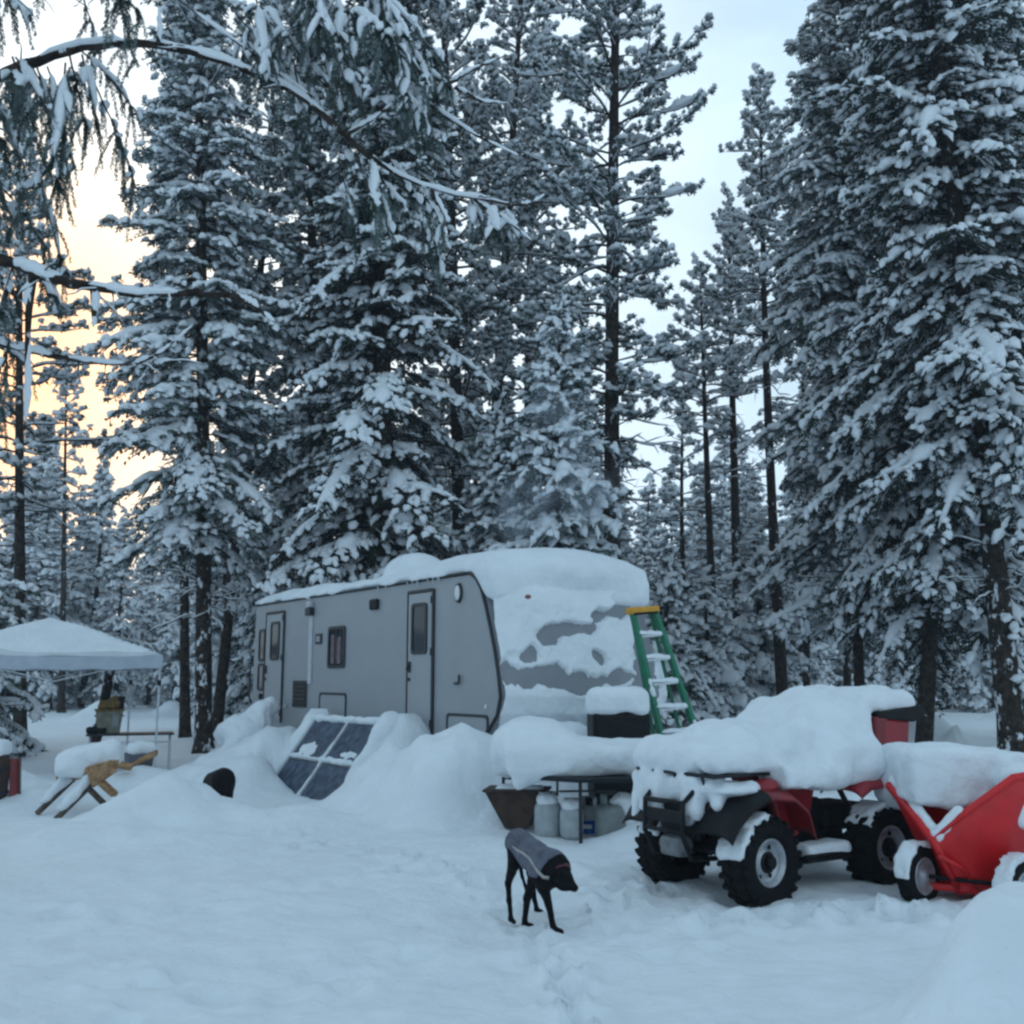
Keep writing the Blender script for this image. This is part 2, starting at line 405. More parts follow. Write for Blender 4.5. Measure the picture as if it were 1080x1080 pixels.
def build_ground():
    az = np.concatenate([np.arange(-40, 40.001, .28), np.arange(43, 320, 3.)])
    az = np.radians(az); na = len(az)
    rad = [0.0]; r = .5
    while r < 160:
        rad.append(r); r *= 1.0085 if r < 60 else 1.06
    rad = np.array(rad); A, Rr = np.meshgrid(az, rad)
    X = Rr * np.sin(A); Y = Rr * np.cos(A)
    Z = g_fine(X.ravel().copy(), Y.ravel().copy()).reshape(X.shape)
    V = np.stack([X, Y, Z], -1).reshape(-1, 3)
    n = len(rad); i = np.arange(n - 1)[:, None] * na; j = np.arange(na)[None]; j1 = (j + 1) % na
    Q = np.stack([i + j, i + na + j, i + na + j1, i + j1], -1).reshape(-1, 4)
    o = link_mesh('snow_ground', np_mesh('snow_ground', V, Q[:, ::-1], smooth=True), 'snow')
    tag(o, kind='structure')
build_ground()

# ------------------------------------------------------------------ conifers
class Geo:
    def __init__(s): s.V = []; s.Q = []; s.m = []; s.n = 0
    def add(s, V, Q, m):
        V = np.asarray(V, float).reshape(-1, 3); Q = np.asarray(Q, int)
        s.V.append(V); s.Q.append(Q + s.n); s.m.append(np.full(len(Q), m) if np.isscalar(m) else m); s.n += len(V)
    def done(s):
        return np.concatenate(s.V), np.concatenate(s.Q), np.concatenate(s.m)
def rhombi(b, d, L, wd, side):
    """b,d,side (n,3), L,wd (n)"""
    L = L[:, None]; wd = wd[:, None]
    v = np.stack([b, b + d * L * .45 + side * wd * .5, b + d * L, b + d * L * .45 - side * wd * .5], 1)
    n = len(b)
    return v.reshape(-1, 3), np.arange(4 * n).reshape(n, 4)
def perp(d, g):
    r = g.normal(size=d.shape); r -= d * (r * d).sum(1, keepdims=True)
    return r / (np.linalg.norm(r, axis=1, keepdims=True) + 1e-9)
def unit(a): return a / (np.linalg.norm(a, axis=-1, keepdims=True) + 1e-9)
def np_tube(pts, rad, n=5):
    pts = np.asarray(pts, float); m = len(pts); d = np.gradient(pts, axis=0); d = unit(d)
    up = np.where(np.abs(d[:, 2:3]) < .9, np.array([[0, 0, 1.]]), np.array([[1., 0, 0]]))
    s = unit(np.cross(d, up)); t = np.cross(s, d); a = np.arange(n) / n * 2 * math.pi
    V = pts[:, None] + np.asarray(rad, float).reshape(-1, 1, 1) * (np.cos(a)[None, :, None] * s[:, None] + np.sin(a)[None, :, None] * t[:, None])
    i = np.arange(m - 1)[:, None] * n; j = np.arange(n)[None]; j1 = (j + 1) % n
    return V.reshape(-1, 3), np.stack([i + j, i + j1, i + n + j1, i + n + j], -1).reshape(-1, 4)
def snow_lump(pts, wd, ht, g, n=6):
    """settled snow lying along a twig: flattened lumpy sleeve"""
    pts = np.asarray(pts, float); m = len(pts); t = np.linspace(0, 1, m)
    prof = np.sqrt(np.clip(np.sin(np.pi * (t * .94 + .03)), 0.0, 1)) * g.uniform(.75, 1.2, m); prof[0] = .06; prof[-1] = .06
    d = unit(np.gradient(pts, axis=0)); s = unit(np.cross(d, np.array([0, 0, 1.]))); u = np.cross(s, d)
    a = np.arange(n) / n * 2 * math.pi; ca = np.cos(a); sa = np.sin(a); sa = np.where(sa < 0, sa * .35, sa)
    prof = prof[:, None] * g.uniform(.8, 1.2, (m, n))
    V = pts[:, None] + (prof * wd)[..., None] * ca[None, :, None] * s[:, None] + (prof * ht)[..., None] * sa[None, :, None] * u[:, None]
    i = np.arange(m - 1)[:, None] * n; j = np.arange(n)[None]; j1 = (j + 1) % n
    return V.reshape(-1, 3), np.stack([i + j, i + j1, i + n + j1, i + n + j], -1).reshape(-1, 4)
UP = np.array([0, 0, 1.])
def bough_fir(L, g, lod=1., snow=.75, droop=.42, heavy=.65):
    """x outwards. materials 0 needles, 1 snow, 2 twig"""
    G = Geo(); c1 = g.uniform(-.08, .12); dr = droop * g.uniform(.7, 1.3) / max(L, .6)
    ax = lambda t: np.stack([t * L, g0 * t * t * L, (c1 * t * L - dr * (t * L) ** 2 + .10 * L * t ** 4)], -1)
    g0 = g.uniform(-.12, .12)
    t = np.linspace(0, 1, 7); A = ax(t)
    G.add(*np_tube(A, np.linspace(.010 + .011 * L, .004, 7), 4), 2)
    step = .105 * lod; nt_ = max(3, int(L / step))
    for i in range(nt_):
        q = (i + .6) / (nt_ + .3); q = .12 + .88 * q
        for sd_ in (-1, 1):
            if g.random() < .22: continue
            b = ax(np.array([q]))[0]
            l = (.16 + .34 * L * (1 - q) ** .75) * g.uniform(.45, 1.4); l = min(l, .8)
            an = R(g.uniform(34, 74)); d = np.array([math.cos(an), sd_ * math.sin(an), g.uniform(-.28, .18)])
            dp_ = g.uniform(.25, .75)
            tw = lambda s: b + d * (s * l)[:, None] - UP * (dp_ * l * s ** 2)[:, None]
            s_ = np.linspace(0, 1, 5); Pt = tw(s_)
            # shoots
            ns = max(2, int(l / (.075 * lod))); ss = (np.arange(ns) + .5) / ns
            bb = np.repeat(tw(ss), 2, 0); dd = unit(np.gradient(tw(np.linspace(0, 1, ns + 1)), axis=0))[:ns]
            lat = unit(np.cross(dd, UP)); sg = np.tile([1., -1.], ns)[:, None]
            dirs = unit(np.repeat(dd, 2, 0) * .75 + np.repeat(lat, 2, 0) * sg * .65 - UP * g.uniform(.05, .45, (2 * ns, 1)) + g.normal(0, .12, (2 * ns, 3)))
            SL = g.uniform(.09, .15, 2 * ns) * lod ** .8; SW = g.uniform(.030, .046, 2 * ns) * lod ** .9
            sd1 = perp(dirs, g); sd2 = np.cross(dirs, sd1)
            G.add(*rhombi(bb, dirs, SL, SW, sd1), 0); G.add(*rhombi(bb, dirs, SL, SW, sd2), 0)
            dl = unit((Pt[-1] - Pt[0])[None]); G.add(*rhombi(Pt[:1], dl, np.array([l * 1.12]), np.array([.05 * lod]), perp(dl, g)), 0)
            if g.random() < snow:
                for _ in range(1 + (l > .3) + (l > .5)):  # puffs rather than one long strip
                    e0 = g.uniform(.0, .8); e1 = e0 + g.uniform(.10, .22) * lod ** .5 / l
                    pp = tw(np.linspace(e0, min(e1, 1.12), 4)) + UP * .026 + g.normal(0, .010, (4, 3))
                    G.add(*snow_lump(pp, g.uniform(.05, .12) * lod ** .8, g.uniform(.05, .11) * lod ** .7, g), 1)
    # tip and snow along the spine
    dl = unit((A[-1] - A[-2])[None]); bb = np.repeat(A[-1:], 5, 0); dirs = unit(np.repeat(dl, 5, 0) + g.normal(0, .35, (5, 3)))
    G.add(*rhombi(bb, dirs, g.uniform(.12, .2, 5), g.uniform(.03, .05, 5), perp(dirs, g)), 0)
    if g.random() < snow + .1:
        k0 = g.uniform(.1, .35); k1 = g.uniform(.85, 1.03)
        G.add(*snow_lump(ax(np.linspace(k0, k1, 9)) + UP * .035 + g.normal(0, .008, (9, 3)), g.uniform(.06, .125) * lod ** .5, g.uniform(.06, .13) * lod ** .4, g, 7), 1)
    if g.random() < heavy:
        k0 = g.uniform(.3, .7)
        G.add(*snow_lump(ax(np.linspace(k0, k0 + g.uniform(.2, .35), 6)) + UP * .05 + g.normal(0, .012, (6, 3)), g.uniform(.12, .27), g.uniform(.10, .18), g, 8), 1)
    return G.done()
def bough_pine(L, g, lod=1., snow=.75, heavy=.30):
    G = Geo(); c1 = g.uniform(-.15, .25); cv = g.uniform(-.25, .35)
    g0 = g.uniform(-.25, .25)
    ax = lambda t: np.stack([t * L, g0 * t * t * L + .04 * np.sin(5 * t + g0 * 9) * L, (c1 * t + cv * t * t) * L + .03 * L * np.sin(7 * t)], -1)
    t = np.linspace(0, 1, 7); A = ax(t)
    G.add(*np_tube(A, np.linspace(.012 + .010 * L, .005, 7), 4), 2)
    tips = []
    nb = max(4, int(L / (.13 * lod)))
    for i in range(nb):
        q = .22 + .78 * (i + g.random()) / nb; b = ax(np.array([q]))[0]
        an = g.uniform(-75, 75); l = (.10 + .32 * L * (1 - q) ** .6) * g.uniform(.6, 1.2); l = min(l, .7)
        d = unit(np.array([math.cos(R(an)), math.sin(R(an)), g.uniform(-.15, .5)]))
        pts = b + d * (np.linspace(0, 1, 4) * l)[:, None] + UP * (.18 * l * np.linspace(0, 1, 4) ** 2)[:, None]
        G.add(*np_tube(pts, [.008, .007, .006, .004], 3), 2)
        dirn = unit(pts[-1] - pts[-2]); tips.append((pts[-1], dirn))
        for _ in range(int(l / (.17 * lod))):
            s = g.uniform(.35, .95); pb = b + d * s * l + UP * .18 * l * s * s
            tips.append((pb, unit(dirn + g.normal(0, .6, 3))))
    tips.append((A[-1], unit(A[-1] - A[-2])))
    for p, d in tips:
        k = int(11 / lod ** .5); dirs = unit(d[None] * .55 + g.normal(0, .62, (k, 3)) + UP * .15)
        bb = p[None] - dirs * .02
        G.add(*rhombi(bb, dirs, g.uniform(.11, .19, k) * lod ** .5, g.uniform(.030, .048, k) * lod ** .8, perp(dirs, g)), 0)
        if g.random() < snow:
            h_ = unit(np.array([d[0], d[1], d[2] * .4])); ln = g.uniform(.06, .13) * lod ** .5
            pp = p[None] + h_[None] * np.linspace(-.5, 1.1, 4)[:, None] * ln + UP * .05 + g.normal(0, .008, (4, 3))
            G.add(*snow_lump(pp, g.uniform(.060, .125) * lod ** .8, g.uniform(.055, .11) * lod ** .8, g), 1)
    if g.random() < .75:
        G.add(*snow_lump(ax(np.linspace(.1, .9, 8)) + UP * .03, g.uniform(.03, .055), g.uniform(.04, .06), g), 1)
    if g.random() < heavy:
        k0 = g.uniform(.5, .75)
        G.add(*snow_lump(ax(np.linspace(k0, k0 + .28, 6)) + UP * .09, g.uniform(.13, .24), g.uniform(.12, .2), g, 8), 1)
    return G.done()
LIB = {}
def lib(kind, L, lod, snow, g):
    sizes = (.35, .6, .9, 1.3, 1.8, 2.4, 3.1)
    s = min(sizes, key=lambda v: abs(math.log(v / L)))
    k = (kind, s, lod, snow, int(g.integers(0, 3)))
    if k not in LIB:
        gg = np.random.default_rng(abs(hash((k[0] == 'fir', int(s * 100), int(lod * 100), int(snow * 100), k[4]))) % (2 ** 31))
        LIB[k] = bough_fir(s, gg, lod, snow) if kind == 'fir' else bough_pine(s, gg, lod, snow)
    return LIB[k], L / s
def grow(name, kind, H, h0, Rm, r0=.2, seed=0, lod=1., snow=.75, lean=(0, 0), pitch=-8, dens=1., shape=.8, gaps=.08, sticks=30, bend=.15, barkm='bark', needm=None, stick0=.12, top_r=.12, belly=None):
    """-> (trunk mesh, crown mesh); trunk from z=-.4 to H"""
    g = np.random.default_rng(seed)
    bx, by = g.normal(0, bend, 2)
    def ax(z):
        t = np.clip(np.asarray(z, float) / H, -.1, 1)
        return np.stack([lean[0] * t * H + bx * np.sin(3.1 * t), lean[1] * t * H + by * np.sin(2.6 * t + .5), t * H], -1)
    T = Geo(); zs = np.concatenate([[-.4, 0, .25], np.linspace(.8, H, 22)])
    rr = r0 * np.clip(1 - zs / H, .0, 1) ** .8 + .012; rr[0] *= 1.5; rr[1] *= 1.35; rr[2] *= 1.12
    T.add(*np_tube(ax(zs), rr * g.uniform(.95, 1.05, len(zs)), 10), 0)
    for k in range(sticks):  # dead snow-lined lower limbs
        z = H * stick0 + (h0 * 1.15 - H * stick0 + .5) * g.random()
        a = g.uniform(0, 2 * math.pi); l = g.uniform(.25, 1.1) * (.6 + .8 * z / max(h0, 1)); l = min(l, 1.6)
        d = np.array([math.cos(a), math.sin(a), g.uniform(-.25, .25)]); s = np.linspace(0, 1, 6)
        kk = g.normal(0, .05, (6, 3)) * s[:, None]
        pts = ax(z)[None] + d * (s * l)[:, None] - UP * (g.uniform(-.1, .35) * l * s ** 2)[:, None] + kk
        T.add(*np_tube(pts, np.linspace(.018, .006, 6), 4), 0)
        if g.random() < .85: T.add(*snow_lump(pts[1:] + UP * .018, .022, .032, g, 5), 1)
        for j in range(2):
            m = pts[g.integers(2, 5)]; d2 = unit(d + g.normal(0, .6, 3)); p2 = m[None] + d2[None] * (np.linspace(0, 1, 4) * l * .4)[:, None]
            T.add(*np_tube(p2, [.008, .007, .006, .004], 3), 0)
            if g.random() < .5: T.add(*snow_lump(p2 + UP * .012, .013, .02, g, 4), 1)
    V, Q, m = T.done(); tme = np_mesh(name + '_trunk', V, Q, m, smooth=True)
    C = Geo(); z = h0
    while z < H - .1:
        f = (z - h0) / (H - h0)
        base = Rm * ((1 - f) ** shape) * (min(1, belly[0] + f * belly[1]) if belly else min(1, .55 + f * 3.0) if kind == 'pine' else min(1, .75 + f * 2)) + top_r
        n = max(2, int(round((5.0 if kind == 'fir' else 3.9) * dens * g.uniform(.75, 1.25))))
        a0 = g.uniform(0, 6.28)
        for i in range(n):
            if g.random() < gaps: continue
            L = base * g.choice([g.uniform(.45, .8), g.uniform(.8, 1.15), g.uniform(1.1, 1.4)], p=[.3, .5, .2])
            if kind == 'pine' and g.random() < .25: L *= .55
            (V, Q, m), s = lib(kind, max(.22, L), lod, snow, g)
            az = a0 + i / n * 6.283 + g.normal(0, .22)
            pt = R(pitch * (1 - f) + (28 if kind == 'fir' else 38) * f + g.normal(0, 7)); rl = g.normal(0, .18)
            Mx = np.array(Matrix.Rotation(az, 3, 'Z') @ Matrix.Rotation(-pt, 3, 'Y') @ Matrix.Rotation(rl, 3, 'X')) * s
            C.add(V @ Mx.T + ax(z + g.normal(0, .06))[None], Q, m)
        z += (.30 if kind == 'fir' else .36) * (.6 + .4 * (1 - f)) * g.uniform(.8, 1.25) * (1 if lod < 1.5 else 1.5)
    # leader
    (V, Q, m), s = lib(kind, .5, lod, snow, g)
    Mx = np.array(Matrix.Rotation(-R(86), 3, 'Y')) * s
    C.add(V @ Mx.T + ax(H - .25)[None], Q, m)
    V, Q, m = C.done()
    cme = np_mesh(name + '_crown', V, Q, m, smooth=(m > 0))
    for me, ms in ((tme, (barkm, 'snow_tree')), (cme, (needm or ('needle' if kind == 'fir' else 'needle_pine'), 'snow_tree', 'twig'))):
        for mm in ms: me.materials.append(M[mm])
    return tme, cme
def plant(name, meshes, loc, label, cat='tree', group=None, rz=0., s=1., tilt=(0, 0)):
    r = empty(name, loc, 0, label, cat, group)
    r.rotation_euler = (Matrix.Rotation(tilt[0], 3, 'X') @ Matrix.Rotation(tilt[1], 3, 'Y') @ Matrix.Rotation(rz, 3, 'Z')).to_euler(); r.scale = (s,) * 3
    for nm, me in zip(('trunk', 'crown'), meshes):
        o = bpy.data.objects.new(nm, me); col.objects.link(o); o.parent = r
    return r
def tree(kind, px, Y, top_px, H, h0, Rm, r0, seed, label, group=None, **kw):
    """prominent tree: base at photo column px, tip column top_px at height H"""
    x = at(px, 750, Y).x
    # world x of the tip column at height H
    v = (H - EYE); y_ = Y
    d = y_ * math.cos(PITCH) + v * math.sin(PITCH)
    xt = (top_px - 540) / FPX * d
    me = grow(kind + '_tree', kind, H, h0, Rm, r0, seed, lean=((xt - x) / H, 0), **kw)
    return plant(kind + '_tree', me, (x, Y, GZ(x, Y)), label, 'tree', group)
# ------------------------------------------------------------------ the trees one can tell apart
BIG = "tall snow-covered conifers around the camp"
tree('fir', 216, 22, 203, 23, 4.6, 2.15, .17, 1, "dense snowy fir with snow-flecked trunk between the canopy tent and the trailer", BIG, barkm='bark_snowy', sticks=30, snow=.9, gaps=.14, dens=.8)
tree('pine', 197, 28, 190, 23, 8.0, 1.8, .13, 2, "reddish bare-trunked pine just left of the snow-flecked fir trunk", BIG, lod=1.25, snow=.9, dens=.75)
tree('pine', 231, 26, 300, 25, 8.5, 2.0, .13, 3, "slim right-leaning pine standing just left of the trailer's rear end", BIG, lod=1.15, snow=.9, dens=.75)
tree('fir', 405, 22.5, 412, 25, 4.0, 2.7, .27, 4, "big dark drooping fir right behind the middle of the trailer roof", BIG, snow=.78, needm='needle_dark', pitch=-16, gaps=.18, sticks=70, dens=.8)
tree('fir', 345, 24.5, 330, 21, 3.6, 2.4, .20, 5, "lower drooping fir behind the rear half of the trailer roof", BIG, pitch=-14, gaps=.16, sticks=50, lod=1.1, snow=.85, dens=.62)
tree('pine', 487, 26, 455, 27, 6.5, 2.9, .20, 6, "left trunk of two close dark pines behind the trailer", BIG, lod=1.1, dens=.78, gaps=.16, snow=.92)
tree('pine', 503, 27.5, 560, 27, 7.0, 2.8, .20, 7, "right trunk of two close dark pines behind the trailer", BIG, lod=1.2, dens=.72, gaps=.16, snow=.92)
tree('pine', 562, 31, 570, 24, 8.0, 2.8, .20, 8, "pine standing back between the close pair and the tall straight pine", BIG, lod=1.35, dens=.6, snow=.92)
tree('pine', 646, 24, 656, 26, 6.5, 3.3, .23, 9, "tall straight pine with thick dark trunk rising behind the trailer's front end", BIG, dens=.9, snow=.9, shape=.6, gaps=.18, sticks=50, stick0=.2, belly=(.42, 1.1))
tree('pine', 826, 30, 802, 20.5, 11.5, 2.0, .17, 10, "slender pine with long bare trunk right of the ladder, tip against open sky", BIG, lod=1.2, shape=.75, sticks=70, snow=.95, dens=.85)
tree('pine', 782, 33, 768, 18.0, 11, 1.9, .19, 11, "straight pine just left of the slender sky-topped pine", BIG, lod=1.3, snow=.95, dens=.75, sticks=70)
tree('pine', 757, 33, 738, 15.5, 9.5, 1.8, .16, 12, "shorter pine leaning left, leftmost of three right of the ladder", BIG, lod=1.3, snow=.95, dens=.75, sticks=60)
tree('fir', 966, 22, 985, 27, 3.4, 3.1, .16, 13, "massive dark fir with brown trunk above the red quad bike", BIG, snow=.8, needm='needle_dark', pitch=-22, dens=.72, gaps=.2, sticks=60)
tree('fir', 1064, 19.5, 930, 24, 5.2, 2.9, .23, 14, "thick left-leaning fir trunk with snow-caked base at the right edge", BIG, snow=.8, needm='needle_dark', pitch=-19, dens=.72, gaps=.18, barkm='bark_snowy', sticks=50)
tree('fir', 906, 25, 890, 27, 3.2, 2.5, .12, 15, "fir with thin dark trunk behind the quad bike's seat", BIG, snow=.9, pitch=-14, lod=1.1, dens=.75, sticks=50)
tree('fir', 893, 33, 905, 17, 3.4, 2.1, .12, 16, "smaller fir trunk set back left of the thin dark trunk", BIG, lod=1.4, snow=.95, dens=.8)
tree('pine', 1088, 27, 1050, 24, 9, 2.6, .20, 17, "dark pine leaning left behind the thick leaning fir", BIG, lod=1.3, snow=.9, dens=.8)
tree('fir', 1120, 24, 1120, 18, 4.0, 2.3, .22, 18, "fir half out of view at the far right edge", BIG, lod=1.2)
tree('pine', 22, 26, 20, 17.5, 5.5, 2.4, .15, 19, "open-branched pine against the orange glow at the left edge", BIG, lod=1.1, dens=.75, gaps=.2, shape=.6, snow=.9)
tree('pine', 64, 45, 70, 16, 9, 1.4, .14, 20, "distant thin pine in the orange sky gap above the canopy tent", BIG, lod=1.7, needm='needle_frost')
tree('fir', -46, 21.0, -44, 5.6, .6, 1.9, .10, 21, "small fir loaded with snow at the left edge behind the canopy tent", BIG, snow=.97, pitch=-12)
tree('pine', 727, 37, 722, 13.5, 6.5, 1.5, .12, 22, "low slim pine in the sky gap between the tall straight pine and the left-leaning pine", BIG, lod=1.5, snow=.95, dens=.7, sticks=30)
tree('pine', 850, 35, 842, 19, 9, 1.7, .13, 23, "slim pine half hidden by the big right-hand firs, right of the slender sky-topped pine", BIG, lod=1.5, snow=.95, dens=.7, sticks=50)
YOUNG = "young snow-laden firs"
for px, Y, H, Rm, sd, lb in ((593, 21.5, 9.5, 2.0, 31, "young fir heaped with snow directly behind the trailer's highest snow"),
                             (522, 22.5, 7.6, 1.6, 32, "narrow snow-plastered young fir behind the trailer roof's low middle"),
                             (803, 32, 6.0, 1.7, 33, "small snowy fir between two bare trunks right of the ladder"),
                             (748, 30, 4.6, 1.4, 34, "small snowy fir under the left-leaning pine"),
                             (712, 25, 4.4, 1.25, 35, "dark-centred snowy fir touching the right edge of the ladder"),
                             (300, 27, 9.0, 1.8, 39, "snowy young fir behind the trailer's rear corner")):
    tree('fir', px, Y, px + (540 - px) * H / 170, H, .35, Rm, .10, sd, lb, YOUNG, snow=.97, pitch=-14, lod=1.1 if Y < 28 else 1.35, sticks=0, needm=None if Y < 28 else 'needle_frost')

# ------------------------------------------------------------------ the woods further back: shared shapes, every tree an object
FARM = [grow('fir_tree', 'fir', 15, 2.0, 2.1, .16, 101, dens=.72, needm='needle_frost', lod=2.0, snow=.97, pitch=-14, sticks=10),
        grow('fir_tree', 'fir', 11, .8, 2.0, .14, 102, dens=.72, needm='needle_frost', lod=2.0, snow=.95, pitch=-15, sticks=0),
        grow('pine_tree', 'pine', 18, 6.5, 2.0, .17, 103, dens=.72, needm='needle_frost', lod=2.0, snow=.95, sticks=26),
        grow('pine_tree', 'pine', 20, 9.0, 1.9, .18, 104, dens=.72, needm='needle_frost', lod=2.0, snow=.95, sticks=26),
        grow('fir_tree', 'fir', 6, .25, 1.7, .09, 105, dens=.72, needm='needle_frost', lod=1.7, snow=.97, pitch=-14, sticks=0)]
BASEH = [15, 11, 18, 20, 6]
KIND = ['fir_tree', 'fir_tree', 'pine_tree', 'pine_tree', 'fir_tree']
WORD = ['snow-covered fir', 'broad snow-covered fir', 'bare-trunked snowy pine', 'tall bare-trunked snowy pine', 'small snow-smothered fir']
r3 = random.Random(11)
placed = [(o.location.x, o.location.y) for o in sc.objects if o.get('category') == 'tree']
def zone(px):
    return ("left edge of the clearing", "distance behind the canopy tent", "woods behind the trailer's rear", "woods behind the trailer's front",
            "distance between the ladder and the quad bike", "woods behind the quad bike", "woods at the far right")[0 if px < 0 else 1 if px < 215 else 2 if px < 430 else 3 if px < 680 else 4 if px < 830 else 5 if px < 1000 else 6]
n_far = 0
for k in range(4000):
    if n_far >= 205: break
    Y = 31 + 52 * r3.random() ** 1.1; px = r3.uniform(-260, 1340); x = at(px, 740, Y).x
    if any((x - a) ** 2 + (Y - b) ** 2 < (1.7 if Y < 55 else 1.2) ** 2 for a, b in placed): continue
    kx = r3.choices(range(5), (3, 4, 2, 2, 5))[0]; s = r3.uniform(.8, 1.2)
    if (px < 205 or px > 850) and Y < 47: continue
    lim = None
    if 660 < px < 735: lim = 500
    elif 45 < px < 130: lim = 490
    elif 130 <= px < 215 or 0 < px <= 45: lim = 430
    elif 735 <= px < 850: lim = 380
    elif 215 <= px <= 660: lim = 420
    elif 850 <= px < 1100: lim = 380
    if lim:
        mh = (715 - lim) / FPX * Y + 1.65
        if BASEH[kx] * s > mh:
            if mh < 4: continue
            kx = 1 if mh > 7.5 else 4; s = min(s, mh / BASEH[kx])
            if s < .5: continue
    placed.append((x, Y)); n_far += 1
    plant(KIND[kx], FARM[kx], (x, Y, GZ(x, Y)), f"{WORD[kx]} in the {zone(px)}", 'tree', "snowy trees of the woods beyond the camp",
          r3.uniform(0, 6.28), s, (r3.gauss(0, .02), r3.gauss(0, .02)))
# the wood beyond that reads as one mass
def far_wood():
    G = Geo(); g = np.random.default_rng(5)
    src = []
    for kx, (kind, H, h0, Rm) in enumerate((('fir', 14, 1.0, 2.4), ('pine', 18, 6, 2.3), ('fir', 8, .4, 2.2))):
        _, c = grow('w', kind, H, h0, Rm, .2, 200 + kx, lod=4.0, snow=.9, sticks=0); t = _
        dat = []
        for me, off in ((c, 0), (t, 3)):
            V = np.zeros(len(me.vertices) * 3); me.vertices.foreach_get("co", V); Q = np.zeros(len(me.polygons) * 4, int); me.loops.foreach_get("vertex_index", Q)
            mi = np.zeros(len(me.polygons), int); me.polygons.foreach_get("material_index", mi)
            if off: mi = np.where(mi == 0, 2, 1)
            dat.append((V.reshape(-1, 3), Q.reshape(-1, 4), mi))
        src.append(dat)
    for k in range(150):
        px = g.uniform(-400, 1480); Y = g.uniform(84, 125); x = at(px, 730, Y).x
        lim = 17
        gap = 672 < px < 735 or 40 < px < 135
        kx = 2 if gap else int(g.integers(0, 3)); s = g.uniform(.8, 1.2); a = g.uniform(0, 6.28)
        Mx = np.array(Matrix.Rotation(a, 3, 'Z')) * s
        for V, Q, m in src[kx]: G.add(V @ Mx.T + np.array([x, Y, GZ(x, Y) - .1]), Q, m)
    V, Q, m = G.done()
    tag(link_mesh('far_woods', np_mesh('far_woods', V, Q, m, smooth=(m > 0)), ('needle_frost', 'snow_tree', 'twig')), "hazy far wood of snowy conifers behind everything", None, None, 'stuff')
far_wood()
